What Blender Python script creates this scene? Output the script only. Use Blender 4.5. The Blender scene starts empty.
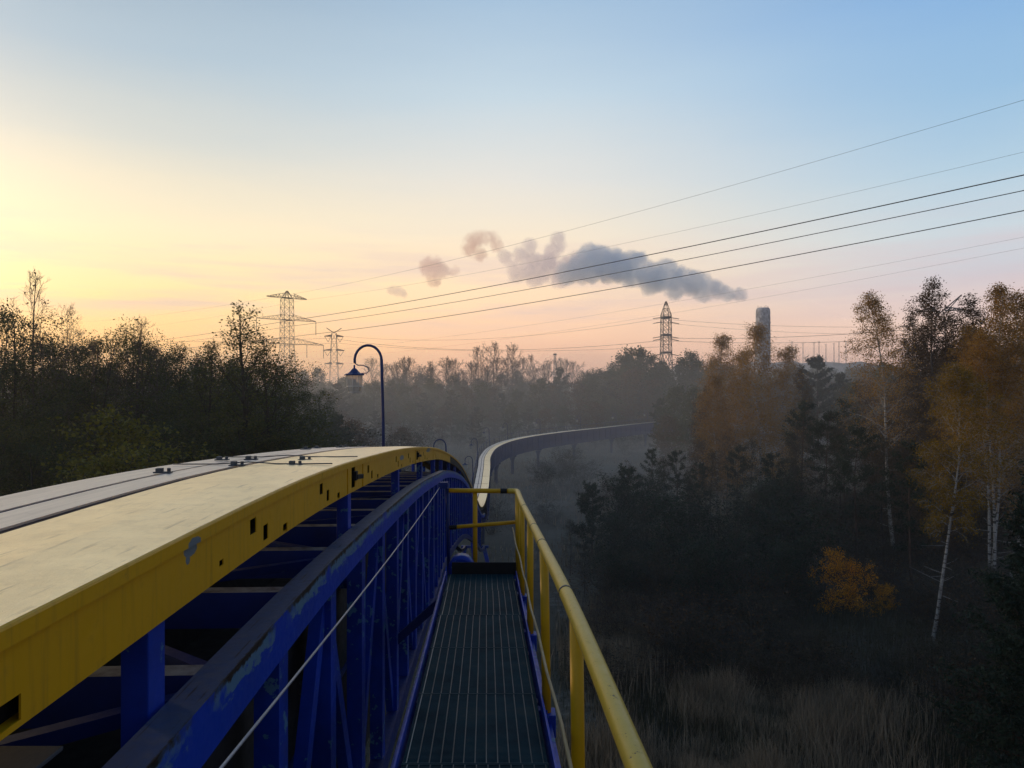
import bpy, math, random
import numpy as np
from mathutils import Vector, Matrix

PI = math.pi
H = 13.0            # eye height above the ground
F = 740.0           # focal length in pixels of a 1024 px wide frame
scene = bpy.context.scene
COL = scene.collection

# ------------------------------------------------------------------ helpers
def px_x(px, Y): return (px - 512.0) / F * Y
def px_z(py, Y): return H - (py - 384.0) / F * Y

def tag(o, label=None, cat=None, group=None, kind=None):
    if label: o['label'] = label
    if cat: o['category'] = cat
    if group: o['group'] = group
    if kind: o['kind'] = kind
    return o

def empty(name, loc=(0, 0, 0), rotz=0.0):
    o = bpy.data.objects.new(name, None)
    o.empty_display_size = 0.3
    COL.objects.link(o)
    o.location = loc
    o.rotation_euler = (0, 0, rotz)
    return o

def link(name, me, mat=None, parent=None):
    o = bpy.data.objects.new(name, me)
    COL.objects.link(o)
    if mat is not None and len(me.materials) == 0:
        me.materials.append(mat)
    if parent is not None:
        o.parent = parent
    return o

class MB:
    """collects shapes for one mesh"""
    def __init__(s):
        s.v = []; s.f = []; s.uv = []      # uv: one (u,v) per vertex (metres)
        s.smooth = []
    def add(s, verts, faces, uvs=None, smooth=False):
        b = len(s.v)
        s.v += [tuple(p) for p in verts]
        s.uv += list(uvs) if uvs is not None else [(p[0], p[1]) for p in verts]
        for f in faces:
            s.f.append(tuple(b + i for i in f)); s.smooth.append(smooth)
    def box(s, c, d, m=None):
        x, y, z = d[0]/2, d[1]/2, d[2]/2
        vs = [Vector((sx*x, sy*y, sz*z)) for sz in (-1, 1) for sy in (-1, 1) for sx in (-1, 1)]
        if m is not None: vs = [m @ v for v in vs]
        vs = [v + Vector(c) for v in vs]
        s.add(vs, [(0,2,3,1), (4,5,7,6), (0,1,5,4), (2,6,7,3), (0,4,6,2), (1,3,7,5)])
    def bar(s, a, b, w, h=None, up=(0, 0, 1)):
        """box beam from a to b, w across, h along up"""
        a, b = Vector(a), Vector(b); h = h or w
        d = b - a; L = d.length
        if L < 1e-6: return
        d.normalize(); u = Vector(up)
        if abs(d.dot(u)) > 0.98: u = Vector((1, 0, 0))
        x = d.cross(u).normalized(); z = x.cross(d).normalized()
        m = Matrix((x, d, z)).transposed()
        s.box((a + b) / 2, (w, L, h), m)
    def tube(s, pts, rad, sides=8, caps=True):
        pts = [Vector(p) for p in pts]; n = len(pts)
        if not hasattr(rad, '__len__'): rad = [rad] * n
        ref = None; vs = []; uvs = []; acc = 0.0
        for i, p in enumerate(pts):
            t = (pts[min(i+1, n-1)] - pts[max(i-1, 0)])
            if t.length < 1e-9: t = Vector((0, 0, 1))
            t.normalize()
            if ref is None:
                ref = Vector((0, 0, 1)) if abs(t.z) < 0.9 else Vector((1, 0, 0))
            x = ref - t * ref.dot(t)
            if x.length < 1e-6: x = t.orthogonal()
            x.normalize(); ref = x
            y = t.cross(x)
            if i: acc += (p - pts[i-1]).length
            for k in range(sides):
                a = 2*PI*k/sides
                vs.append(p + (x*math.cos(a) + y*math.sin(a)) * rad[i]); uvs.append((acc, k/sides))
        fs = []
        for i in range(n-1):
            for k in range(sides):
                k2 = (k+1) % sides
                fs.append((i*sides+k, i*sides+k2, (i+1)*sides+k2, (i+1)*sides+k))
        s.add(vs, fs, uvs, True)
        if caps:
            b = len(s.v) - len(vs)
            s.f.append(tuple(b + k for k in reversed(range(sides)))); s.smooth.append(False)
            s.f.append(tuple(b + (n-1)*sides + k for k in range(sides))); s.smooth.append(False)
    def lathe(s, prof, c, sides=16):
        c = Vector(c); vs = []; fs = []; n = len(prof)
        for r, z in prof:
            for k in range(sides):
                a = 2*PI*k/sides
                vs.append(c + Vector((r*math.cos(a), r*math.sin(a), z)))
        for i in range(n-1):
            for k in range(sides):
                k2 = (k+1) % sides
                fs.append((i*sides+k, i*sides+k2, (i+1)*sides+k2, (i+1)*sides+k))
        s.add(vs, fs, None, False)
    def mesh(s, name, mat=None):
        me = bpy.data.meshes.new(name)
        me.from_pydata(s.v, [], s.f)
        me.polygons.foreach_set('use_smooth', s.smooth)
        uvl = me.uv_layers.new(name='UVMap')
        li = np.empty(len(me.loops), np.int32); me.loops.foreach_get('vertex_index', li)
        uvl.data.foreach_set('uv', np.array(s.uv, np.float32)[li].ravel())
        if mat is not None: me.materials.append(mat)
        me.update()
        return me
    def build(s, name, mat, parent=None, bevel=0.0):
        o = link(name, s.mesh(name, mat), None, parent)
        if bevel:
            b = o.modifiers.new('Bevel', 'BEVEL'); b.width = bevel; b.segments = 2
            b.limit_method = 'ANGLE'; b.angle_limit = math.radians(40)
        return o

# ------------------------------------------------------------------ materials
class NT:
    def __init__(s, mat):
        mat.use_nodes = True
        s.t = mat.node_tree; s.t.nodes.clear()
    def n(s, typ, **kw):
        nd = s.t.nodes.new(typ)
        for k, v in kw.items():
            if k.startswith('i_'):
                key = k[2:]
                key = int(key) if key.isdigit() else key.replace('_', ' ')
                nd.inputs[key].default_value = v
            else: setattr(nd, k, v)
        return nd
    def l(s, a, b): s.t.links.new(a, b)
    def math(s, op, a, b=None, c=None, clamp=False):
        nd = s.n('ShaderNodeMath', operation=op, use_clamp=clamp)
        for i, v in enumerate((a, b, c)):
            if v is None: continue
            if isinstance(v, (int, float)): nd.inputs[i].default_value = v
            else: s.l(v, nd.inputs[i])
        return nd.outputs[0]
    def ramp(s, fac, stops, interp='LINEAR'):
        nd = s.n('ShaderNodeValToRGB'); cr = nd.color_ramp; cr.interpolation = interp
        while len(cr.elements) > 1: cr.elements.remove(cr.elements[-1])
        for i, (p, c) in enumerate(stops):
            e = cr.elements[0] if i == 0 else cr.elements.new(p)
            e.position = p
            e.color = tuple(c) + (1,) if hasattr(c, '__len__') else (c, c, c, 1)
        s.l(fac, nd.inputs[0]); return nd.outputs[0]
    def mix(s, fac, a, b, typ='MIX'):
        nd = s.n('ShaderNodeMix', data_type='RGBA', blend_type=typ)
        for sock, v in ((0, fac), (6, a), (7, b)):
            if isinstance(v, (int, float)): nd.inputs[sock].default_value = v
            elif isinstance(v, tuple): nd.inputs[sock].default_value = v + (1,) if len(v) == 3 else v
            else: s.l(v, nd.inputs[sock])
        return nd.outputs[2]
    def noise(s, vec, scale, detail=4.0, rough=0.55, out=0):
        nd = s.n('ShaderNodeTexNoise'); nd.inputs['Scale'].default_value = scale
        nd.inputs['Detail'].default_value = detail; nd.inputs['Roughness'].default_value = rough
        if vec is not None: s.l(vec, nd.inputs['Vector'])
        return nd.outputs[out]
    def pos(s): return s.n('ShaderNodeNewGeometry').outputs['Position']
    def obj(s): return s.n('ShaderNodeTexCoord').outputs['Object']
    def uv(s): return s.n('ShaderNodeTexCoord').outputs['UV']
    def scale(s, vec, v):
        m = s.n('ShaderNodeMapping'); m.inputs['Scale'].default_value = v; s.l(vec, m.inputs['Vector']); return m.outputs[0]
    def bsdf(s, color, rough=0.5, metal=0.0, bump=None, bump_s=0.2, bump_d=0.01, spec=0.3):
        b = s.n('ShaderNodeBsdfPrincipled')
        for name, v in (('Base Color', color), ('Roughness', rough), ('Metallic', metal), ('Specular IOR Level', spec)):
            if isinstance(v, (int, float)): b.inputs[name].default_value = v
            elif isinstance(v, tuple): b.inputs[name].default_value = v + (1,)
            else: s.l(v, b.inputs[name])
        if bump is not None:
            bn = s.n('ShaderNodeBump'); bn.inputs['Strength'].default_value = bump_s; bn.inputs['Distance'].default_value = bump_d
            s.l(bump, bn.inputs['Height']); s.l(bn.outputs[0], b.inputs['Normal'])
        o = s.n('ShaderNodeOutputMaterial'); s.l(b.outputs[0], o.inputs[0])
        return b

def newmat(name):
    m = bpy.data.materials.new(name); return m, NT(m)

def paint(name, col, dirt=(0.05, 0.05, 0.05), worn=None, dirt_amt=0.35, worn_thr=0.68, rough=0.42, scale=1.0, metal=0.0):
    m, t = newmat(name); p = t.pos()
    n1 = t.noise(p, 2.2*scale, 6, 0.65); n2 = t.noise(p, 14*scale, 5, 0.6); n3 = t.noise(p, 60*scale, 3)
    c = t.mix(t.ramp(n1, [(0.35, 0.0), (0.75, dirt_amt)]), col, tuple(dirt))
    c = t.mix(t.ramp(n2, [(0.3, 0.0), (0.8, 0.25)]), c, tuple(x*0.62 for x in col))
    if worn is not None:
        mk = t.ramp(t.math('ADD', t.math('MULTIPLY', n2, 0.6), t.math('MULTIPLY', n1, 0.4)), [(worn_thr, 0.0), (worn_thr + 0.015, 1.0)])
        c = t.mix(mk, c, tuple(worn))
    r = t.ramp(n2, [(0.2, rough - 0.08), (0.8, rough + 0.2)])
    t.bsdf(c, r, metal, n3, 0.12, 0.004)
    return m

YEL = (0.72, 0.375, 0.001)
BLU = (0.001, 0.042, 0.42)
M = {}
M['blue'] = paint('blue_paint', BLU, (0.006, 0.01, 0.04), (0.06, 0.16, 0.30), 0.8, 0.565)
M['blue_dark'] = paint('blue_paint_dark', (0.006, 0.026, 0.17), (0.012, 0.012, 0.02), (0.05, 0.09, 0.15), 0.7, 0.60)  # deeper base blue, mostly for inner, lower and far-side steel
M['yellow'] = paint('yellow_paint', YEL, (0.16, 0.10, 0.02), (0.10, 0.06, 0.03), 0.35, 0.69)
M['black'] = paint('black_rubber_and_shade', (0.012, 0.012, 0.013), (0.02, 0.02, 0.02), None, 0.3, rough=0.7)  # rubber parts, and the black sheets that stand in for shade
M['steel'] = paint('dark_steel', (0.10, 0.11, 0.12), (0.05, 0.04, 0.035), (0.10, 0.05, 0.03), 0.5, 0.64, 0.5, metal=0.6)
M['rope'] = paint('steel_rope', (0.30, 0.31, 0.34), (0.12, 0.1, 0.1), None, 0.4, rough=0.4, metal=0.3)
M['rope_gold'] = paint('dusty_rope', (0.42, 0.30, 0.14), (0.12, 0.1, 0.06), None, 0.4, rough=0.5)
M['lattice'] = paint('galvanised_lattice', (0.065, 0.065, 0.075), (0.05, 0.05, 0.06), None, 0.4, rough=0.6, scale=0.2)
M['wire'] = paint('conductor', (0.035, 0.035, 0.04), (0.02, 0.02, 0.02), None, 0.2, rough=0.8, scale=0.1)

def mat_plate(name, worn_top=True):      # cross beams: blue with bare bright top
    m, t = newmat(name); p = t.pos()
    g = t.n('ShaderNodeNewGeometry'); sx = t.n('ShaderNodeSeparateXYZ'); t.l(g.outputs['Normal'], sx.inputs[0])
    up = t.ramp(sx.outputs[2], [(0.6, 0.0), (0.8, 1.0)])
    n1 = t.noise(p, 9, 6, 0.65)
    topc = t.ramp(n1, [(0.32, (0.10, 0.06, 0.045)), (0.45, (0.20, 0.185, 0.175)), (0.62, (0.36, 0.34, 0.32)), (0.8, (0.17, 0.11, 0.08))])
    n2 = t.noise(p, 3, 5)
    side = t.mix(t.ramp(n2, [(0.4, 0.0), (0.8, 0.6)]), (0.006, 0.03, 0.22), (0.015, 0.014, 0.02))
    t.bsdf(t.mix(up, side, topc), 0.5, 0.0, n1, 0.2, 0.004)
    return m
M['crossbeam'] = mat_plate('worn_crossbeam')

def mat_roof_metal():
    m, t = newmat('galvanised_roof'); uv = t.uv(); p = t.pos()
    n1 = t.noise(p, 38, 5, 0.7); n2 = t.noise(p, 5, 6, 0.6)
    st = t.noise(t.scale(uv, (1.6, 16, 1)), 2.0, 6, 0.6)
    c = t.ramp(n2, [(0.3, (0.80, 0.66, 0.40)), (0.7, (0.95, 0.80, 0.50))])
    c = t.mix(t.ramp(st, [(0.58, 0.0), (0.70, 0.6)]), c, (0.34, 0.27, 0.17))
    n5 = t.noise(p, 11, 5, 0.7); c = t.mix(t.ramp(n5, [(0.50, 0.0), (0.72, 0.45)]), c, (0.55, 0.45, 0.28))
    c = t.mix(t.ramp(n1, [(0.55, 0.0), (0.8, 0.35)]), c, (0.96, 0.88, 0.68))
    r = t.ramp(n1, [(0.25, 0.27), (0.8, 0.42)])
    t.bsdf(c, r, 0.9, t.math('ADD', n1, t.math('MULTIPLY', t.noise(p, 110, 3, 0.6), 0.5)), 0.42, 0.006)
    return m
M['roof'] = mat_roof_metal()
def mat_roof_grey():
    m, t = newmat('grey_roof_sheet'); uv = t.uv(); p = t.pos()
    n1 = t.noise(p, 30, 5, 0.7); n2 = t.noise(t.scale(uv, (0.8, 8, 1)), 2.0, 6, 0.6)
    c = t.ramp(n2, [(0.3, (0.52, 0.48, 0.45)), (0.7, (0.72, 0.66, 0.60))])
    c = t.mix(t.ramp(n1, [(0.55, 0.0), (0.8, 0.4)]), c, (0.3, 0.27, 0.24))
    t.bsdf(c, 0.38, 0.6, n1, 0.25, 0.005)
    return m
M['roof_grey'] = mat_roof_grey()
M['seam_blue'] = paint('navy_seam', (0.018, 0.02, 0.07), (0.02, 0.02, 0.03), None, 0.4, rough=0.8)
M['seam_red'] = paint('oxide_seam', (0.05, 0.018, 0.014), (0.02, 0.015, 0.02), None, 0.4, rough=0.8)

def mat_fascia():
    m, t = newmat('yellow_fascia_paint'); p = t.pos(); uv = t.uv()
    n1 = t.noise(p, 1.3, 6, 0.6); n2 = t.noise(p, 16, 6, 0.65); n3 = t.noise(p, 70, 3)
    c = t.mix(t.ramp(n1, [(0.35, 0.0), (0.8, 0.3)]), YEL, (0.42, 0.24, 0.015))
    c = t.mix(t.ramp(n2, [(0.58, 0.0), (0.8, 0.3)]), c, (0.24, 0.14, 0.03))
    s = t.n('ShaderNodeSeparateXYZ'); t.l(uv, s.inputs[0])
    # bare, peeled places along the top edge of the sheet: (along, down) in metres
    mask = None
    for (u0, v0, ru, rv) in ((2.52, 0.050, 0.058, 0.026), (2.50, 0.080, 0.020, 0.018), (9.1, 0.1, 0.25, 0.03), (13.2, 0.05, 0.4, 0.03)):
        du = t.math('DIVIDE', t.math('SUBTRACT', s.outputs[0], u0), ru)
        dv = t.math('DIVIDE', t.math('SUBTRACT', s.outputs[1], v0), rv)
        d = t.math('ADD', t.math('MULTIPLY', du, du), t.math('MULTIPLY', dv, dv))
        d = t.math('ADD', d, t.math('MULTIPLY', t.math('SUBTRACT', n2, 0.5), 2.4))
        k = t.math('LESS_THAN', d, 0.9)
        mask = k if mask is None else t.math('MAXIMUM', mask, k)
    c = t.mix(mask, c, (0.16, 0.20, 0.22))
    stk = t.noise(t.scale(uv, (34, 1.6, 1)), 1.0, 5, 0.6)
    c = t.mix(t.ramp(stk, [(0.52, 0.0), (0.75, 0.38)]), c, (0.20, 0.115, 0.02))
    chip = t.ramp(n2, [(0.715, 0.0), (0.725, 1.0)])
    c = t.mix(chip, c, (0.06, 0.035, 0.02))
    t.bsdf(c, t.ramp(n2, [(0.2, 0.38), (0.8, 0.6)]), 0.0, n3, 0.08, 0.003)
    return m
M['fascia'] = mat_fascia()

def mat_chord():
    """uv.y runs round the box: 0-0.3 outer face (top to bottom), beyond 0.5 the top; the edge is flaked"""
    m, t = newmat('flaked_blue_chord'); p = t.pos(); uv = t.uv()
    s = t.n('ShaderNodeSeparateXYZ'); t.l(uv, s.inputs[0])
    n1 = t.noise(p, 2.0, 6, 0.65); n2 = t.noise(p, 20, 6, 0.7); n3 = t.noise(t.scale(uv, (10, 30, 1)), 1.0, 5, 0.7)
    g = t.n('ShaderNodeNewGeometry'); nx = t.n('ShaderNodeSeparateXYZ'); t.l(g.outputs['Normal'], nx.inputs[0])
    up = t.ramp(nx.outputs[2], [(0.6, 0.0), (0.8, 1.0)])
    side = t.mix(t.ramp(n1, [(0.4, 0.0), (0.8, 0.5)]), BLU, (0.006, 0.03, 0.19))
    top = t.mix(t.ramp(n2, [(0.35, 0.0), (0.75, 0.6)]), (0.045, 0.075, 0.16), (0.09, 0.09, 0.10))
    c = t.mix(up, side, top)
    edge = t.math('SUBTRACT', 0.105, s.outputs[1])                  # >0 close under the top edge
    fl = t.math('ADD', t.math('MULTIPLY', edge, 4.0), t.math('SUBTRACT', n3, 0.60))
    m1 = t.math('MULTIPLY', t.ramp(fl, [(0.02, 0.0), (0.04, 1.0)]), t.ramp(n1, [(0.40, 0.0), (0.47, 1.0)]))
    m1 = t.math('MULTIPLY', m1, t.math('SUBTRACT', 1.0, up))
    c = t.mix(m1, c, (0.10, 0.20, 0.30))
    e2 = t.ramp(t.math('ADD', t.math('MULTIPLY', t.math('ABSOLUTE', s.outputs[1]), 9.0), t.math('SUBTRACT', 0.5, n2)), [(0.16, 1.0), (0.26, 0.0)])
    c = t.mix(t.math('MULTIPLY', e2, t.ramp(n1, [(0.38, 0.0), (0.48, 1.0)])), c, (0.025, 0.018, 0.014))
    rust = t.math('MULTIPLY', up, t.ramp(t.noise(t.scale(uv, (3, 22, 1)), 1.0, 5), [(0.62, 0.0), (0.66, 1.0)]))
    c = t.mix(rust, c, (0.03, 0.024, 0.02))
    t.bsdf(c, t.ramp(n2, [(0.2, 0.3), (0.8, 0.6)]), 0.0, n2, 0.15, 0.004)
    return m
M['chord'] = mat_chord()

def mat_grating():
    m, t = newmat('teal_grating_steel'); p = t.pos()
    n = t.noise(p, 3.5, 6, 0.65)
    c = t.ramp(n, [(0.3, (0.004, 0.030, 0.044)), (0.55, (0.010, 0.054, 0.072)), (0.75, (0.032, 0.068, 0.068))])
    t.bsdf(c, 0.6, 0.0, t.noise(p, 60, 3), 0.1, 0.003, 0.15); return m
M['grating'] = mat_grating()
def mat_grating_edge():
    m, t = newmat('worn_grating_edge'); p = t.pos()
    n = t.noise(p, 5, 6, 0.65)
    c = t.ramp(n, [(0.3, (0.02, 0.055, 0.07)), (0.7, (0.085, 0.13, 0.15))])
    t.bsdf(c, 0.4, 0.5, None); return m
M['grating_edge'] = mat_grating_edge()

def mat_rail():
    """yellow tube, yellow tone mottled at random, dark chips"""
    m, t = newmat('yellow_rail_paint'); p = t.pos()
    n1 = t.noise(p, 5, 6, 0.65); n2 = t.noise(p, 34, 5, 0.7)
    c = t.mix(t.ramp(n1, [(0.35, 0.0), (0.75, 0.5)]), (0.58, 0.38, 0.03), (0.50, 0.36, 0.08))
    n4 = t.noise(p, 90, 4, 0.7); c = t.mix(t.ramp(n4, [(0.60, 0.0), (0.68, 0.5)]), c, (0.30, 0.19, 0.03))
    c = t.mix(t.ramp(n2, [(0.645, 0.0), (0.67, 0.95)]), c, (0.10, 0.055, 0.03))
    t.bsdf(c, t.ramp(n2, [(0.2, 0.28), (0.8, 0.5)]), 0.0, n2, 0.06, 0.003); return m
M['rail'] = mat_rail()

def mat_glass():
    m, t = newmat('lantern_glass')
    a = t.n('ShaderNodeBsdfTransparent'); a.inputs[0].default_value = (0.86, 0.83, 0.76, 1)
    b = t.n('ShaderNodeBsdfPrincipled'); b.inputs['Base Color'].default_value = (0.80, 0.77, 0.70, 1); b.inputs['Roughness'].default_value = 0.2
    x = t.n('ShaderNodeMixShader'); x.inputs[0].default_value = 0.42
    t.l(a.outputs[0], x.inputs[1]); t.l(b.outputs[0], x.inputs[2])
    o = t.n('ShaderNodeOutputMaterial'); t.l(x.outputs[0], o.inputs[0]); return m
M['glass'] = mat_glass()
M['lamp_white'] = paint('white_lamp_parts', (0.62, 0.60, 0.55), (0.3, 0.28, 0.24), None, 0.4)
M['lamp_pole'] = paint('lamp_blue', (0.012, 0.045, 0.17), (0.03, 0.01, 0.03), None, 0.6)

def leafmat(name, stops, transl=0.35, rough=0.6):
    m, t = newmat(name)
    g = t.n('ShaderNodeNewGeometry'); oi = t.n('ShaderNodeObjectInfo')
    f = t.math('ADD', t.math('MULTIPLY', g.outputs['Random Per Island'], 0.55), t.math('MULTIPLY', t.noise(t.obj(), 0.55, 3), 0.75))
    f = t.math('ADD', f, t.math('MULTIPLY', t.math('SUBTRACT', oi.outputs['Random'], 0.5), 0.28))
    f = t.math('SUBTRACT', f, 0.16)
    c = t.ramp(f, stops)
    d = t.n('ShaderNodeBsdfPrincipled'); d.inputs['Roughness'].default_value = rough; d.inputs['Specular IOR Level'].default_value = 0.25
    tr = t.n('ShaderNodeBsdfTranslucent')
    x = t.n('ShaderNodeMixShader'); x.inputs[0].default_value = transl
    t.l(c, d.inputs['Base Color']); t.l(c, tr.inputs[0]); t.l(d.outputs[0], x.inputs[1]); t.l(tr.outputs[0], x.inputs[2])
    o = t.n('ShaderNodeOutputMaterial'); t.l(x.outputs[0], o.inputs[0])
    return m
L = {}
L['dark'] = leafmat('dark_green_leaves', [(0.0, (0.024, 0.040, 0.016)), (0.5, (0.055, 0.078, 0.030)), (1.0, (0.11, 0.115, 0.04))])
L['olive'] = leafmat('olive_leaves', [(0.0, (0.038, 0.055, 0.015)), (0.5, (0.085, 0.098, 0.025)), (1.0, (0.18, 0.15, 0.04))])
L['yellow'] = leafmat('yellow_green_leaves', [(0.0, (0.09, 0.10, 0.014)), (0.5, (0.19, 0.17, 0.022)), (1.0, (0.34, 0.24, 0.03))])
L['rust'] = leafmat('rusty_birch_leaves', [(0.0, (0.15, 0.078, 0.017)), (0.5, (0.36, 0.19, 0.033)), (1.0, (0.58, 0.35, 0.065))], 0.5)
L['gold'] = leafmat('golden_birch_leaves', [(0.0, (0.11, 0.07, 0.012)), (0.45, (0.27, 0.165, 0.015)), (1.0, (0.48, 0.26, 0.02))], 0.5)
L['brown'] = leafmat('brown_leaves', [(0.0, (0.04, 0.026, 0.016)), (0.5, (0.10, 0.06, 0.028)), (1.0, (0.20, 0.12, 0.05))], 0.35)
L['orange'] = leafmat('orange_leaves', [(0.0, (0.55, 0.20, 0.010)), (0.5, (0.90, 0.38, 0.012)), (1.0, (0.95, 0.55, 0.03))], 0.25)
L['pine'] = leafmat('pine_needles', [(0.0, (0.010, 0.020, 0.012)), (0.5, (0.022, 0.040, 0.022)), (1.0, (0.045, 0.065, 0.03))], 0.15)
L['scrub'] = leafmat('scrub_leaves', [(0.0, (0.022, 0.024, 0.014)), (0.5, (0.055, 0.053, 0.030)), (1.0, (0.13, 0.10, 0.055))], 0.2)
def barkmat(name, a, b, marks=None):
    m, t = newmat(name); o = t.obj()
    n = t.noise(t.scale(o, (6, 6, 1.2)), 1.5, 5, 0.6)
    c = t.ramp(n, [(0.35, a), (0.7, b)])
    if marks is not None:
        k = t.noise(t.scale(o, (1.3, 1.3, 7)), 1.1, 4, 0.6)
        c = t.mix(t.ramp(k, [(0.56, 0.0), (0.60, 1.0)]), c, marks)
    t.bsdf(c, 0.8, 0.0, n, 0.4, 0.02); return m
B = {}
B['dark'] = barkmat('dark_bark', (0.03, 0.025, 0.02), (0.075, 0.065, 0.055))
B['birch'] = barkmat('birch_bark', (0.24, 0.225, 0.205), (0.46, 0.44, 0.41), (0.035, 0.03, 0.028))
B['grey'] = barkmat('grey_bark', (0.07, 0.055, 0.048), (0.14, 0.11, 0.095))
B['pine'] = barkmat('pine_bark', (0.05, 0.03, 0.02), (0.11, 0.06, 0.04))

# ------------------------------------------------------------------ trees
class Tree:
    def __init__(s, seed):
        s.r = random.Random(seed); s.b = MB(); s.pts = []; s.np = np.random.default_rng(seed)
    def limb(s, p, d, L, r0, r1, n, curl, wob, sides):
        """a bending limb; curl > 0 turns it upwards, < 0 lets it droop"""
        pts = [Vector(p)]; d = Vector(d).normalized(); rad = [r0]
        for i in range(n):
            d = (d + Vector((s.r.gauss(0, wob), s.r.gauss(0, wob), curl + s.r.gauss(0, wob)*0.6))).normalized()
            pts.append(pts[-1] + d * (L/n)); rad.append(r0 + (r1 - r0)*(i+1)/n)
        s.b.tube(pts, rad, sides, False)
        return pts, rad
    def side_dir(s, d, ang):
        d = Vector(d).normalized(); o = d.orthogonal().normalized()
        q = Matrix.Rotation(s.r.uniform(0, 2*PI), 3, d) @ o
        return d*math.cos(ang) + q*math.sin(ang)
    def leaves(s, p0, p1, n, sig):
        for i in range(n):
            q = s.r.random()
            s.pts.append((p0.x + (p1.x-p0.x)*q + s.r.gauss(0, sig), p0.y + (p1.y-p0.y)*q + s.r.gauss(0, sig), p0.z + (p1.z-p0.z)*q + s.r.gauss(0, sig*0.8)))
    def crown(s, name, size, aspect, mat, droop=0.0):
        n = len(s.pts)
        if n == 0: return None
        c = np.array(s.pts, np.float32); g = s.np
        t = g.normal(size=(n, 3)); t[:, 2] -= droop; t /= np.linalg.norm(t, axis=1)[:, None]
        b = g.normal(size=(n, 3)); b -= t*(b*t).sum(1)[:, None]; b /= np.linalg.norm(b, axis=1)[:, None]
        sz = (size * g.uniform(0.6, 1.4, n))[:, None]
        t = t*sz*0.5; b = b*sz*0.5*aspect
        k = np.cross(t, b); k = k/np.maximum(np.linalg.norm(k, axis=1)[:, None], 1e-9)*sz*0.14
        v = np.stack([c - t, c + b - t*0.1 + k, c + t, c - b - t*0.1 + k], 1).reshape(-1, 3)
        me = bpy.data.meshes.new(name)
        me.vertices.add(n*4); me.vertices.foreach_set('co', v.astype(np.float32).ravel())
        me.loops.add(n*4); me.loops.foreach_set('vertex_index', np.arange(n*4, dtype=np.int32))
        me.polygons.add(n); me.polygons.foreach_set('loop_start', np.arange(0, n*4, 4, dtype=np.int32))
        me.update(); me.validate(); me.materials.append(mat)
        return me

def prof_round(f):  return max(0.12, math.sin(PI*min(1, max(0, f*0.92 + 0.08)))**0.6)
def prof_cone(f):   return max(0.08, (1 - f)**0.8)
def prof_birch(f):  return max(0.15, min(1.0, 0.55 + 1.2*f) * (1 - f)**0.55 * 1.25)

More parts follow.
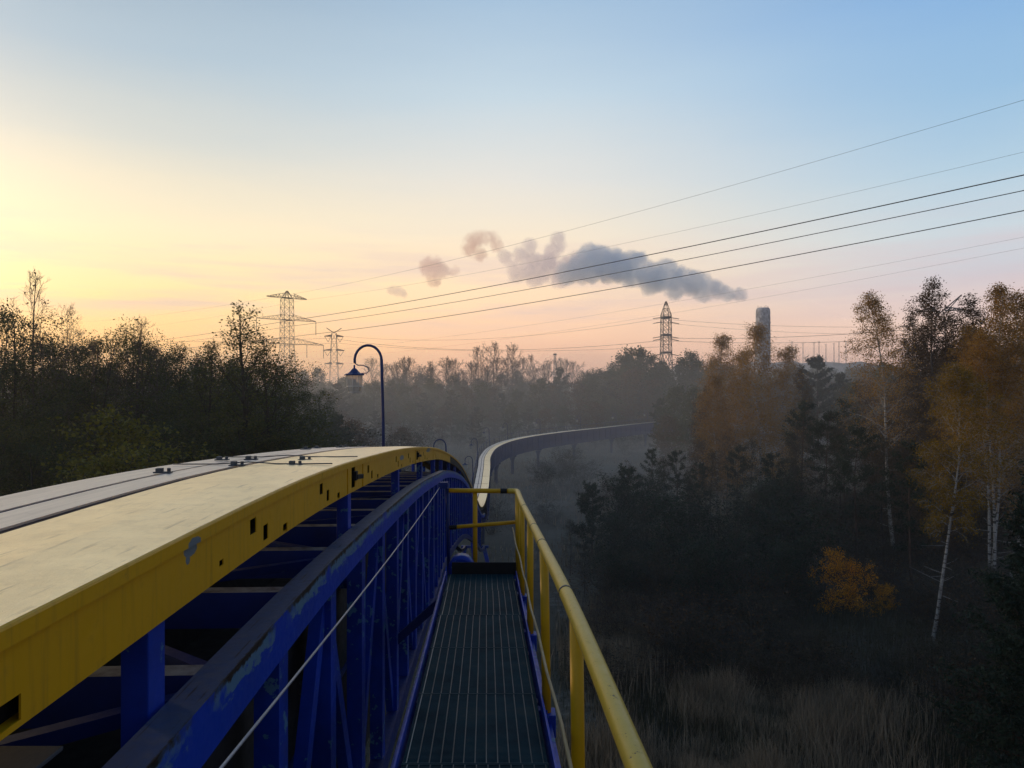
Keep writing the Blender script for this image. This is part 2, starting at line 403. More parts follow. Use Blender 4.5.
KINDS = {}
def make_kind(key, seed, Ht, r0, base, prof, n1, len1, elev, curl, n2, n3, nl, sig, size, aspect, leaf, bark,
              dens=lambda f: 1.0, stems=1, spread=0.0, droop=0.0, lean=0.0, sides=6, twig=0.006, low_stubs=0, sub=0.42):
    t = Tree(seed); R = t.r
    for st in range(stems):
        az = R.uniform(0, 2*PI) + st*2*PI/max(1, stems)
        sp = spread*(0.6 + 0.8*R.random()) if stems > 1 else lean
        h = Ht*(1.0 if st == 0 else R.uniform(0.7, 0.97))
        d0 = Vector((math.cos(az)*sp, math.sin(az)*sp, 1))
        n = 9
        pts = [Vector((math.cos(az)*0.12*(stems > 1), math.sin(az)*0.12*(stems > 1), -0.3))]; d = d0.normalized()
        rs = r0*(1.0 if stems == 1 else 0.7)
        for i in range(n):
            d = (d + Vector((R.gauss(0, 0.045), R.gauss(0, 0.045), 0.03))).normalized()
            pts.append(pts[-1] + d*((h + 0.3)/n))
        if stems == 1:
            ax, ay, az_ = pts[-1]; pts = [Vector((p.x - ax*p.z/az_, p.y - ay*p.z/az_, p.z)) for p in pts]
        k = (h)/max(0.1, pts[-1].z)
        pts = [Vector((p.x, p.y, p.z*k if p.z > 0 else p.z)) for p in pts]
        rad = [max(twig*1.3, rs*(1 - 0.93*(i/n))**0.9) for i in range(n+1)]; rad[0] *= 1.25
        t.b.tube(pts, rad, max(sides, 7), False)
        def at(f):
            q = f*n; i = min(n-1, int(q)); return pts[i].lerp(pts[i+1], q - i), rad[i] + (rad[i+1]-rad[i])*(q-i)
        for i in range(low_stubs):                                  # dead lower sticks
            f = R.uniform(0.12, base); p, rr = at(f); a = R.uniform(0, 2*PI)
            t.limb(p, (math.cos(a), math.sin(a), R.uniform(-0.1, 0.35)), R.uniform(0.5, 1.8), rr*0.22, twig, 3, 0.02, 0.08, 3)
        nn = max(3, int(n1/stems**0.6))
        for i in range(nn):
            f = base + (1-base)*((i + R.random())/nn)*0.985
            g = (f - base)/(1 - base)
            p, rr = at(f); a = i*2.399963 + R.uniform(-0.5, 0.5)
            e = elev(g) + R.gauss(0, 0.12)
            Lb = len1*prof(g)*R.uniform(0.7, 1.2)
            bp, br = t.limb(p, (math.cos(a)*math.cos(e), math.sin(a)*math.cos(e), math.sin(e)), Lb, max(twig*1.6, rr*0.42), twig, 5, curl, 0.10, 4)
            dn = dens(f)*(0.25 + 0.75*min(1.0, prof(g)))
            for j in range(n2):
                q = 0.22 + 0.78*(j + R.random())/n2; ii = min(4, int(q*5)); sp0 = bp[ii].lerp(bp[ii+1], q*5 - ii)
                dd = t.side_dir(bp[ii+1] - bp[ii], R.uniform(0.5, 1.05))
                Ls = Lb*sub*R.uniform(0.6, 1.2)*(1.15 - 0.6*q) + 0.12
                s2, _ = t.limb(sp0, dd, Ls, max(twig*1.2, br[ii]*0.5), twig*0.7, 3, curl*0.8 - droop*0.25, 0.14, 3)
                for k3 in range(n3):
                    q3 = 0.3 + 0.7*(k3 + R.random())/n3; i3 = min(2, int(q3*3)); tp = s2[i3].lerp(s2[i3+1], q3*3 - i3)
                    td = t.side_dir(s2[i3+1] - s2[i3], R.uniform(0.4, 1.0)); td.z -= droop*0.7
                    Lt = Ls*R.uniform(0.3, 0.6) + 0.1
                    s3, _ = t.limb(tp, td, Lt, twig*0.9, twig*0.5, 2, -droop*0.35, 0.12, 3)
                    m = nl*dn; m = int(m) + (R.random() < m - int(m))
                    if m: t.leaves(s3[0], s3[2], m, sig)
                m = nl*dn*0.6; m = int(m) + (R.random() < m - int(m))
                if m: t.leaves(s2[1], s2[3], m, sig)
    tm = t.b.mesh(key + '_trunk', B[bark])
    cm = t.crown(key + '_crown', size, aspect, L[leaf], droop)
    KINDS[key] = (tm, cm, Ht)
    return tm, cm

def make_pine(key, seed, Ht, r0, base, len1, whorls, per, leaf='pine', bark='pine', dens=1.0, tuft=26, size=0.22, flat=0.5, irregular=0.3):
    t = Tree(seed); R = t.r; n = 9
    pts = [Vector((0, 0, -0.3))]; d = Vector((R.gauss(0, 0.03), R.gauss(0, 0.03), 1))
    for i in range(n):
        d = (d + Vector((R.gauss(0, 0.03), R.gauss(0, 0.03), 0.05))).normalized(); pts.append(pts[-1] + d*((Ht+0.3)/n))
    ax, ay, az_ = pts[-1]; pts = [Vector((p.x - ax*p.z/az_, p.y - ay*p.z/az_, p.z)) for p in pts]
    rad = [max(0.012, r0*(1 - 0.95*i/n)) for i in range(n+1)]
    t.b.tube(pts, rad, 7, False)
    for w in range(whorls):
        f = base + (1-base)*(w + 0.3*R.random())/whorls; g = (f-base)/(1-base)
        q = f*n; i = min(n-1, int(q)); p = pts[i].lerp(pts[i+1], q-i)
        for k in range(per):
            if R.random() < irregular*(1-g): continue
            a = 2*PI*k/per + w*0.9 + R.gauss(0, 0.25)
            e = 0.05 + 0.75*g + R.gauss(0, 0.12)
            Lb = len1*((max(0.1, 1-g)**0.75) if flat < 0.4 else (0.25 + 0.85*math.sin(PI*(0.2 + 0.78*g))**1.3)*0.8)*R.uniform(0.45, 1.25) + 0.15
            bp, br = t.limb(p, (math.cos(a)*math.cos(e), math.sin(a)*math.cos(e), math.sin(e)), Lb, max(0.012, r0*0.3*(1-f)), 0.006, 4, 0.05, 0.06, 3)
            ns = max(3, int(5*Lb))
            for j in range(ns):
                qq = 0.3 + 0.7*(j + R.random())/ns; ii = min(3, int(qq*4)); sp = bp[ii].lerp(bp[ii+1], qq*4-ii)
                dd = t.side_dir(bp[ii+1]-bp[ii], R.uniform(0.4, 1.0)); dd.z = dd.z*flat + 0.1
                s2, _ = t.limb(sp, dd, Lb*0.32*R.uniform(0.5, 1.1)+0.1, 0.008, 0.004, 2, 0.06, 0.08, 3)
                t.leaves(s2[0], s2[2], int(tuft*dens), 0.10)
            t.leaves(bp[3], bp[4], int(tuft*dens), 0.10)
    t.leaves(pts[-2], pts[-1], int(tuft*2), 0.10)
    KINDS[key] = (t.b.mesh(key + '_trunk', B[bark]), t.crown(key + '_crown', size, 0.28, L[leaf]), Ht)

up = lambda a, b: (lambda g: a + (b-a)*g)
# near, detailed kinds
make_kind('alder', 11, 14, 0.20, 0.10, prof_round, 34, 3.6, up(0.25, 1.0), 0.05, 7, 4, 16, 0.20, 0.09, 0.72, 'dark', 'dark')
make_kind('alder_b', 12, 13, 0.20, 0.08, prof_round, 32, 3.9, up(0.2, 0.95), 0.05, 7, 4, 16, 0.21, 0.092, 0.72, 'dark', 'dark')
make_kind('willow', 13, 12, 0.18, 0.05, prof_round, 30, 3.8, up(0.4, 1.0), 0.02, 7, 4, 15, 0.22, 0.105, 0.45, 'olive', 'dark', stems=3, spread=0.22)
make_kind('poplar', 14, 16.5, 0.20, 0.08, lambda g: (0.95 if g < 0.55 else 0.95*(1-g)/0.45*0.8 + 0.2), 44, 3.6, up(0.55, 1.25), 0.07, 7, 5, 10, 0.15, 0.10, 0.8, 'olive', 'dark', dens=lambda f: 1.2 if f < 0.55 else 0.42)
make_kind('bare', 15, 17, 0.17, 0.30, prof_birch, 34, 3.2, up(0.6, 1.15), 0.06, 6, 4, 0.12, 0.05, 0.13, 0.7, 'brown', 'grey', twig=0.008)
make_kind('bare_b', 16, 16, 0.15, 0.28, prof_round, 36, 3.4, up(0.5, 1.1), 0.06, 6, 5, 0.10, 0.05, 0.13, 0.7, 'brown', 'grey', twig=0.008, stems=2, spread=0.1)
make_kind('maple', 17, 7.5, 0.10, 0.12, prof_round, 26, 2.5, up(0.2, 0.9), 0.04, 7, 4, 10, 0.18, 0.10, 0.85, 'yellow', 'dark')
make_kind('birch', 21, 18, 0.14, 0.42, prof_birch, 44, 3.0, up(0.5, 1.2), 0.0, 8, 5, 9.5, 0.17, 0.08, 0.75, 'rust', 'birch', droop=0.45, lean=0.05, low_stubs=10, dens=lambda f: 0.6 + 0.9*max(0, f-0.45)/0.5)
make_kind('birch_b', 22, 17, 0.12, 0.22, lambda g: max(0.12, (0.55 + 0.75*g)*(1 - g)**0.6), 58, 3.4, up(0.5, 1.15), 0.0, 7, 5, 12, 0.21, 0.09, 0.75, 'rust', 'birch', droop=0.45, lean=0.01, low_stubs=8)
make_kind('birch_multi', 23, 19, 0.15, 0.35, prof_birch, 74, 2.9, up(0.65, 1.2), 0.02, 7, 5, 13, 0.16, 0.08, 0.75, 'rust', 'birch', droop=0.35, stems=3, spread=0.07, low_stubs=6, dens=lambda f: 0.35 if f < 0.55 else 1.4)
make_kind('birch_gold', 24, 13.7, 0.095, 0.40, prof_round, 46, 2.1, up(0.35, 1.1), 0.0, 8, 5, 12, 0.16, 0.078, 0.75, 'gold', 'birch', droop=0.5, lean=0.10, low_stubs=12)
make_kind('birch_brown', 25, 18, 0.14, 0.10, lambda g: 0.25+0.75*(1-g)**0.7, 60, 3.0, up(0.5, 1.15), 0.02, 7, 5, 14, 0.19, 0.095, 0.75, 'brown', 'grey', droop=0.3)
make_kind('thicket', 26, 12, 0.11, 0.05, prof_round, 52, 2.7, up(0.6, 1.1), 0.05, 7, 5, 5.5, 0.18, 0.13, 0.7, 'brown', 'grey', stems=4, spread=0.2, twig=0.009)
make_pine('pine', 31, 9.5, 0.10, 0.30, 1.8, 9, 5, irregular=0.45, size=0.18, tuft=24)
make_kind('slender', 46, 10, 0.06, 0.18, prof_round, 30, 1.5, up(0.5, 1.15), 0.03, 6, 4, 4.0, 0.17, 0.085, 0.7, 'scrub', 'dark', twig=0.007, low_stubs=8)
make_kind('slender_b', 47, 10, 0.055, 0.25, prof_round, 26, 1.7, up(0.4, 1.1), 0.0, 6, 4, 2.2, 0.16, 0.085, 0.7, 'brown', 'grey', twig=0.007, stems=2, spread=0.08)
make_pine('pine_b', 32, 10.5, 0.09, 0.45, 1.6, 8, 5, irregular=0.55, size=0.18, tuft=22)
make_pine('young_pine', 33, 6.0, 0.08, 0.03, 1.9, 11, 6, irregular=0.35, tuft=24, size=0.2)
make_kind('dark_scrub', 45, 6.0, 0.06, 0.02, prof_round, 34, 2.3, up(0.4, 1.15), 0.03, 6, 4, 5.0, 0.22, 0.11, 0.6, 'pine', 'dark', stems=5, spread=0.35, twig=0.006)
make_pine('spruce', 34, 9.6, 0.14, 0.02, 2.6, 26, 8, irregular=0.05, tuft=26, size=0.17, flat=0.3)
make_kind('orange_bush', 41, 2.6, 0.04, 0.10, lambda g: 0.5+0.7*math.sin(PI*min(1,g*0.7+0.2)), 26, 1.25, up(-0.05, 0.9), 0.0, 8, 6, 4.0, 0.05, 0.07, 0.7, 'orange', 'dark', stems=3, spread=0.3, twig=0.005, sub=0.5)
make_kind('scrub', 42, 2.6, 0.04, 0.02, prof_round, 24, 1.5, up(0.4, 1.1), 0.02, 5, 3, 3.2, 0.12, 0.075, 0.6, 'scrub', 'dark', stems=5, spread=0.5, twig=0.005)
make_kind('scrub_b', 43, 3.4, 0.05, 0.02, prof_round, 28, 1.7, up(0.5, 1.1), 0.02, 5, 3, 2.6, 0.13, 0.09, 0.6, 'scrub', 'dark', stems=5, spread=0.4, twig=0.005)
make_kind('bramble', 44, 1.5, 0.02, 0.02, prof_round, 22, 1.3, up(0.5, 1.0), -0.06, 5, 3, 1.6, 0.12, 0.07, 0.7, 'brown', 'dark', stems=6, spread=0.8, twig=0.005)
# far, simple kinds
make_kind('far_broad', 51, 15, 0.25, 0.12, prof_round, 30, 4.2, up(0.25, 1.0), 0.05, 6, 3, 9.0, 0.42, 0.29, 0.8, 'dark', 'dark', twig=0.02)
make_kind('far_broad_b', 52, 15, 0.25, 0.15, prof_cone, 34, 4.6, up(0.35, 1.0), 0.05, 6, 3, 9.0, 0.38, 0.28, 0.8, 'dark', 'dark', twig=0.02)
make_kind('far_bare', 53, 17, 0.20, 0.25, prof_round, 30, 4.2, up(0.5, 1.1), 0.06, 6, 4, 0.15, 0.1, 0.25, 0.7, 'brown', 'grey', twig=0.022)
make_kind('far_brown', 54, 13, 0.22, 0.10, prof_round, 30, 3.6, up(0.4, 1.0), 0.05, 6, 3, 6.5, 0.4, 0.27, 0.8, 'brown', 'grey', twig=0.02)
make_pine('far_pine', 55, 15, 0.2, 0.12, 3.2, 13, 5, tuft=9, size=0.6)

RND = random.Random(5)
def plant(kind, X, Y, h, name, label, cat, group=None, widen=1.0, z=0.0, rot=None, tilt=0.0):
    tm, cm, Ht = KINDS[kind]; s = h/Ht
    r = empty(name, (X, Y, z), RND.uniform(0, 2*PI) if rot is None else rot)
    r.scale = (s*widen, s*widen, s)
    tag(r, label, cat, group)
    if tm: link('trunk', tm, None, r)
    if cm: link('crown', cm, None, r)
    if tilt: r.rotation_mode = 'ZYX'; r.rotation_euler = (0, math.radians(tilt), r.rotation_euler[2])
    return r
def plant_px(kind, px, Y, top, *a, **k):
    return plant(kind, px_x(px, Y), Y, H - (top - 384)/F*Y, *a, **k)
#TREES_BEGIN
# ------------------------------------------------------------------ left wood (beyond the roof of the bridge)
GL = 'trees of the wood left of the bridge'
plant_px('alder', -38, 40, 318, 'broadleaf_tree', 'dark broadleaf tree cut by the left edge of the frame', 'tree', GL)
plant_px('alder_b', 14, 46, 322, 'broadleaf_tree', 'dark leafy tree at far left under the tall bare tree top', 'tree', GL)
plant_px('willow', 62, 47, 338, 'broadleaf_tree', 'round dark tree just right of the tallest bare tree on the left', 'tree', GL)
plant_px('alder', 98, 52, 350, 'broadleaf_tree', 'lower dark tree filling the dip between the two bare tree tops', 'tree', GL, 0.9)
plant_px('alder_b', 142, 54, 348, 'broadleaf_tree', 'grey green leafy tree beneath the second bare tree top', 'tree', GL)
plant_px('alder', 182, 58, 356, 'broadleaf_tree', 'grey green tree just left of the pointed sparse poplar', 'tree', GL)
plant_px('bare', 36, 50, 276, 'bare_tree', 'tallest bare twiggy tree at far left against yellow sky', 'tree', GL, 0.9)
plant_px('bare_b', 70, 54, 316, 'bare_tree', 'bare twiggy crown right beside the tallest left tree', 'tree', GL, 0.8)
plant_px('bare', 142, 50, 322, 'bare_tree', 'bare twiggy crown midway between the tall bare tree and poplar', 'tree', GL, 1.15)
plant_px('bare_b', 178, 60, 348, 'bare_tree', 'small bare crown close to the left flank of the poplar', 'tree', GL, 0.9)
for i, (px, Y, top) in enumerate(((8, 52, 318), (22, 46, 322), (92, 50, 344), (112, 56, 352), (156, 52, 350), (128, 58, 352), (198, 60, 358))):
    plant_px('bare_b' if i % 2 else 'bare', px, Y, top, 'bare_tree', 'fine bare twiggy tree rising out of the dark left wood', 'tree', 'bare trees in the left wood', 0.9)
plant_px('poplar', 240, 42, 316, 'poplar', 'pointed sparse-leaved poplar standing left of the largest pylon', 'tree', GL, 1.45)
plant_px('poplar', 264, 44, 346, 'poplar', 'shorter sparse poplar between the tall poplar and the largest pylon', 'tree', GL, 1.3)
plant_px('poplar', 212, 46, 352, 'poplar', 'shorter olive poplar at the left side of the tall poplar', 'tree', GL, 1.4)
plant_px('willow', 212, 47, 372, 'broadleaf_tree', 'olive bush-like tree at the left foot of the poplar', 'tree', GL)
plant_px('alder_b', 276, 50, 376, 'broadleaf_tree', 'dark round tree in front of the largest pylon base', 'tree', GL, 0.85)
plant_px('alder', 232, 54, 366, 'broadleaf_tree', 'dark tree standing right behind the poplar', 'tree', GL)
plant_px('willow', 300, 62, 402, 'broadleaf_tree', 'low dark tree below the lantern at the end of the left wood', 'tree', GL)
plant_px('maple', 128, 33.5, 432, 'maple', 'yellow green maple low in front of the left wood', 'tree', GL, 1.25)
plant_px('maple', 108, 30, 470, 'maple', 'smaller yellowish maple just above the roof edge of the bridge', 'tree', GL, 1.2)
for i, (px, Y, top) in enumerate(((-30, 33, 440), (30, 36, 452), (70, 38, 440), (165, 40, 432), (198, 41, 440), (225, 40, 446), (255, 44, 420), (280, 46, 428), (5, 40, 400), (180, 50, 400), (310, 55, 425))):
    plant_px('alder_b' if i % 2 else 'willow', px, Y, top, 'understorey_tree', 'low dark bushy tree of the understorey behind the bridge roof', 'tree', 'understorey trees behind the roof', 1.5)
for i, (px, Y, top) in enumerate(((-20, 58, 338), (28, 60, 350), (52, 64, 350), (80, 62, 358), (108, 66, 356), (134, 62, 352), (160, 66, 360), (186, 64, 358), (210, 62, 362), (236, 60, 372), (262, 64, 372), (288, 66, 384), (318, 72, 396))):
    plant_px(('alder', 'willow', 'alder_b')[i % 3], px, Y, top, 'broadleaf_tree', 'hazy broadleaf tree filling the back of the left wood', 'tree', 'back trees of the left wood', 1.3)
# between lamp and far conveyor
plant_px('far_brown', 352, 85, 424, 'brown_bush', 'russet brown bush just left of the lamp pole', 'bush', None, 1.3)
plant_px('far_brown', 402, 100, 430, 'brown_bush', 'pale brown bush just right of the lamp pole', 'bush', None, 1.3)
plant_px('far_pine', 336, 78, 414, 'pine', 'dark small pine under the lantern', 'tree', None, 1.3)
for i, (px, Y, top) in enumerate(((318, 70, 425), (330, 66, 436), (372, 105, 432), (388, 90, 438), (420, 120, 431))):
    plant_px('scrub_b', px, Y, top, 'shrub', 'grey shrub in the mist behind the crest of the roof', 'bush', 'misty shrubs behind the roof crest', 1.4)

# ------------------------------------------------------------------ right wood
GR = 'trees of the wood right of the walkway'
plant_px('birch_b', 724, 74, 336, 'birch', 'slim orange-leaved birch left of the pale tower', 'tree', GR, 1.15)
plant_px('birch_b', 758, 66, 326, 'birch', 'broad rusty birch standing in front of the pale tower', 'tree', GR, 1.15)
plant_px('birch_b', 745, 68, 352, 'birch', 'rusty birch between the slim birch and the pale tower', 'tree', GR, 1.2)
plant_px('birch_b', 790, 69, 348, 'birch', 'rusty birch just right of the tower foot', 'tree', GR, 1.2)
plant_px('birch_b', 716, 66, 376, 'birch', 'low rusty birch at the left side of the birch group', 'tree', GR, 1.3)
plant_px('birch_brown', 800, 70, 372, 'birch', 'brown birch just right of the pale tower', 'tree', GR, 0.9)
plant_px('birch_brown', 706, 72, 392, 'birch', 'low rusty brown tree at the left end of the birch group', 'tree', GR, 1.0)
plant_px('birch', 896, 52, 298, 'birch', 'tall white-stemmed birch with ochre top, alone against the sky', 'tree', GR, 1.0, rot=2.0, tilt=-6)
plant_px('birch_brown', 932, 60, 290, 'birch', 'dark brown pointed birch between the white birch and right corner', 'tree', GR, 1.15)
plant_px('birch_brown', 950, 62, 322, 'birch', 'brown tree hiding the pylon body between the birches', 'tree', GR, 1.2)
plant_px('birch_brown', 905, 66, 346, 'birch', 'shorter dark brown tree right of the tall white birch', 'tree', GR, 1.0)
plant_px('birch_multi', 990, 45, 288, 'birch', 'many-stemmed white birch with rusty top near right edge', 'tree', GR, 1.05)
plant_px('birch_b', 1040, 52, 300, 'birch', 'rusty birch cut by the right edge of the frame', 'tree', GR, 1.0)
plant_px('birch_b', 1012, 50, 294, 'birch', 'broad rusty birch top between the many-stemmed birch and right edge', 'tree', GR, 1.15)
plant_px('birch_brown', 970, 58, 306, 'birch', 'brown birch filling the gap left of the many-stemmed birch', 'tree', GR, 1.2)
plant_px('birch_brown', 1030, 64, 318, 'birch', 'brown tree at the right edge behind the rusty birches', 'tree', GR, 1.3)
plant_px('birch_brown', 912, 70, 322, 'birch', 'brown tree between the tall white birch and the dark pointed one', 'tree', GR, 1.1)
plant_px('birch_gold', 933, 37.5, 372, 'birch', 'golden yellow birch with bare white leaning trunk on the right', 'tree', GR, 1.0, rot=2.75, tilt=5)
for i, (px, Y, top) in enumerate(((912, 74, 370), (950, 70, 352), (972, 64, 372), (1005, 60, 380), (1035, 62, 360), (990, 78, 345), (930, 52, 430), (900, 56, 420), (895, 70, 385), (925, 82, 350), (960, 58, 400), (980, 90, 340), (1015, 75, 350), (940, 64, 385), (990, 55, 420), (1020, 52, 430))):
    plant_px('thicket' if i % 3 else 'birch_brown', px, Y, top, 'thicket_tree', 'bare dark brown tree of the thicket behind the birches', 'tree', 'thicket trees behind the birches', 1.25)
plant_px('far_pine', 818, 105, 355, 'pine', 'broad dark pine standing clear right of the tower', 'tree', None, 1.0)
plant_px('far_pine', 842, 120, 372, 'pine', 'lower dark pine just right of the broad pine', 'tree', None, 1.0)
for px, Y, top, kd, lb in ((652, 66, 448, 'pine', 'dark pine whose tip overlaps the far end of the conveyor'),
                           (676, 62, 450, 'pine', 'dark pine in front of the rusty birch group, left side'),
                           (628, 58, 470, 'young_pine', 'bushy young pine nearest the curved conveyor'),
                           (592, 56, 486, 'young_pine', 'low young pine left of the pine clump'),
                           (700, 60, 462, 'pine', 'dark pine below the slim orange birch'),
                           (740, 58, 446, 'pine_b', 'thin dark pine in front of the rusty birches'),
                           (772, 54, 452, 'pine', 'dark pine straight below the pale tower'),
                           (806, 57, 402, 'pine_b', 'slender tall pine with dark tufts right of the rusty birches'),
                           (830, 55, 412, 'pine_b', 'second slender pine, left of the white birch trunk'),
                           (858, 50, 425, 'pine', 'short tufted pine beside the white birch trunk'),
                           (892, 62, 420, 'pine_b', 'thin pine right behind the white birch trunk'),
                           (845, 64, 400, 'pine_b', 'thin pine behind the tufted pine'),
                           (912, 46, 440, 'pine', 'dark pine left of the golden birch')):
    plant_px(kd, px, Y, top, 'pine', lb, 'tree', 'pines on the right')
for px, Y, top in ((610, 50, 512), (645, 48, 505), (680, 47, 498), (715, 46, 500), (752, 47, 492), (790, 45, 500), (570, 50, 520), (825, 46, 505), (660, 42, 540), (700, 41, 536), (735, 42, 530), (620, 43, 548), (775, 42, 540), (585, 45, 545), (690, 54, 480), (640, 55, 482), (760, 52, 476), (800, 52, 484)):
    plant_px(('slender', 'dark_scrub', 'dark_scrub')[(px//5) % 3], px, Y, top, 'scrub_tree', 'low dark scrub tree of the dense clump right of the railing', 'tree', 'dense scrub trees right of the railing', 1.35)
for i, (px, Y, top) in enumerate(((690, 62, 440), (712, 57, 452), (728, 60, 432), (752, 55, 440), (784, 58, 428), (796, 52, 446), (816, 60, 420), (838, 54, 430), (850, 60, 415), (872, 58, 425), (640, 60, 462), (664, 58, 458), (612, 57, 482), (884, 50, 440), (902, 60, 430))):
    plant_px('slender' if i % 2 else 'slender_b', px, Y, top, 'slender_tree', 'thin dark half-bare tree in the tangle before the birch wood', 'tree', 'thin trees before the birch wood', 1.1)
plant_px('spruce', 1046, 23, 470, 'spruce', 'dark dense conifer at the lower right edge', 'tree', None, 1.0)
plant_px('spruce', 1092, 27, 440, 'spruce', 'conifer standing outside beyond the lower right corner', 'tree', None, 1.0)
plant_px('orange_bush', 847, 41.5, 566, 'orange_bush', 'bright orange-leaved bush on the dark ground', 'bush', None, 0.78)
plant_px('orange_bush', 884, 42, 590, 'orange_bush', 'small yellow-orange side bush right of the orange bush', 'bush', None, 0.8)
r5 = random.Random(77)
for i in range(120):
    Y = r5.uniform(28, 46); px = r5.uniform(600, 1010)
    if Y < 30.5 and px < 850 and r5.random() < 0.75: continue
    if abs(px - 852) < 62 and 33 < Y < 45: continue
    if abs(px - 935) < 26 and Y < 37.5: continue
    plant(['scrub', 'bramble', 'scrub_b'][i % 3], px_x(px, Y), Y, r5.uniform(0.9, 2.3), 'shrub', 'dark leafless shrub tangled over the ground right of the railing', 'bush', 'dark shrubs on the right ground', r5.uniform(1.1, 1.6))
for i in range(46):
    Y = r5.uniform(62, 165); px = r5.uniform(430, 720)
    X = px_x(px, Y)
    plant(['scrub_b', 'scrub'][i % 2], X, Y, r5.uniform(1.2, 3.2), 'shrub', 'misty low shrub on the pale meadow by the curved conveyor', 'bush', 'misty shrubs on the meadow', r5.uniform(1.1, 1.8))
for i in range(40):
    Y = r5.uniform(48, 75); px = r5.uniform(820, 1040)
    plant(['scrub_b', 'bramble', 'scrub'][i % 3], px_x(px, Y), Y, r5.uniform(1.5, 3.4), 'shrub', 'brown shrub at the foot of the birch wood', 'bush', 'shrubs under the birches', r5.uniform(1.0, 1.5))

for px, Y, top, kd, lb in ((660, 128, 398, 'far_pine', 'dark pine hiding the far end of the curved conveyor'),
                           (678, 120, 392, 'far_broad', 'hazy round tree right of the conveyor end'),
                           (694, 112, 388, 'far_broad_b', 'hazy tree between the conveyor end and the rusty birches'),
                           (668, 108, 418, 'far_brown', 'low brown tree in front of the conveyor end'),
                           (706, 104, 402, 'far_pine', 'dark pine at the left foot of the rusty birches')):
    plant_px(kd, px, Y, top, 'far_tree', lb, 'tree', 'trees at the end of the conveyor', 1.2)

# ------------------------------------------------------------------ far treeline
r6 = random.Random(9)
for px, Y, top, kd, lb in ((640, 175, 349, 'far_broad_b', 'big rounded grey tree left of the narrow pylon'),
                           (690, 185, 358, 'far_broad', 'rounded grey tree right of the narrow pylon'),
                           (664, 190, 366, 'far_broad_b', 'grey tree hiding the foot of the narrow pylon'),
                           (715, 170, 366, 'far_broad', 'grey tree between the narrow pylon and the slim birch'),
                           (612, 180, 372, 'far_broad_b', 'grey tree left of the big rounded tree'),
                           (560, 190, 367, 'far_pine', 'dark pointed pine at the foot of the small mast'),
                           (477, 210, 350, 'far_bare', 'bare tall tree, leftmost of three on the far treeline'),
                           (495, 205, 346, 'far_bare', 'bare tall tree, middle one of three on the far treeline'),
                           (513, 210, 348, 'far_bare', 'bare tall tree, rightmost of three on the far treeline'),
                           (531, 215, 358, 'far_bare', 'smaller bare tree right of the three bare trees'),
                           (405, 215, 360, 'far_bare', 'bare tree close right of the lamp pole on the treeline'),
                           (430, 220, 364, 'far_bare', 'faint bare tree between lamp pole and the three bare trees'),
                           (455, 225, 362, 'far_bare', 'faint bare tree just left of the three bare trees'),
                           (304, 240, 374, 'far_broad', 'small round tree at the foot of the largest pylon'),
                           (318, 240, 372, 'far_broad', 'small round tree left of the lantern')):
    plant_px(kd, px, Y, top, 'far_tree', lb, 'tree', 'singled-out trees on the far treeline')
for i in range(26):
    plant_px('far_bare', 372 + i*8 + r6.uniform(-5, 5), r6.uniform(200, 240), r6.uniform(359, 374), 'far_bare_tree', 'faint bare tree in the even row on the far treeline', 'tree', 'faint bare trees on the far treeline', 1.2)
for px, top in ((622, 362), (630, 355), (652, 356), (660, 362), (682, 364), (700, 362), (598, 374), (586, 376)):
    plant_px('far_broad' if px % 4 else 'far_broad_b', px, r6.uniform(172, 190), top, 'far_tree', 'hazy crown of the raised clump around the narrow pylon', 'tree', 'clump around the narrow pylon', 1.25)
kk = ['far_broad', 'far_broad_b', 'far_pine', 'far_broad', 'far_brown', 'far_broad_b']
px = 270; i = 0
while px < 900:
    for row in range(2):
        Y = r6.uniform(165, 205) + row*45
        top = (386 if px < 590 else 378) + r6.gauss(0, 4.5) + (3 if row == 0 else -3)
        plant_px(kk[(i*5 + row*2) % 6], px + r6.uniform(-4, 4), Y, top, 'far_tree', 'hazy grey tree merged in the far treeline', 'tree', 'trees of the far treeline', 1.15)
        i += 1
    px += 9
for i in range(30):
    Y = r6.uniform(150, 172); px = 290 + i*17
    if px > 640: continue
    plant_px(['far_brown', 'far_broad', 'far_pine'][i % 3], px, Y, 408 + r6.uniform(-8, 8), 'far_bush', 'low hazy bush at the foot of the far treeline', 'bush', 'bushes below the far treeline', 1.3)
for i in range(26):                                                 # left and right flanks, beyond the near woods
    Y = r6.uniform(75, 140); px = r6.uniform(-60, 250) if i % 2 else r6.uniform(840, 1090)
    plant_px(['far_broad', 'far_broad_b', 'far_brown'][i % 3], px, Y, 378 + r6.uniform(-8, 10), 'far_tree', 'grey tree of the deeper wood behind the near trees', 'tree', 'deeper trees behind the near woods', 1.1)

# woods going on beyond the left edge of the frame
for i in range(8):
    plant_px(['alder', 'alder_b', 'bare', 'willow'][i % 4], -70 - i*24, 42 + (i*7) % 19, 326 + (i*13) % 30, 'broadleaf_tree', 'dark tree of the left wood standing beyond the left edge of the frame', 'tree', 'trees beyond the left edge', 1.15)
for i in range(34):
    plant_px(kk[i % 6], 240 - i*30 + r6.uniform(-8, 8), r6.uniform(170, 215), 384 + r6.uniform(-6, 6), 'far_tree', 'hazy grey tree of the far treeline behind the left wood', 'tree', 'far trees behind the left wood', 1.6)
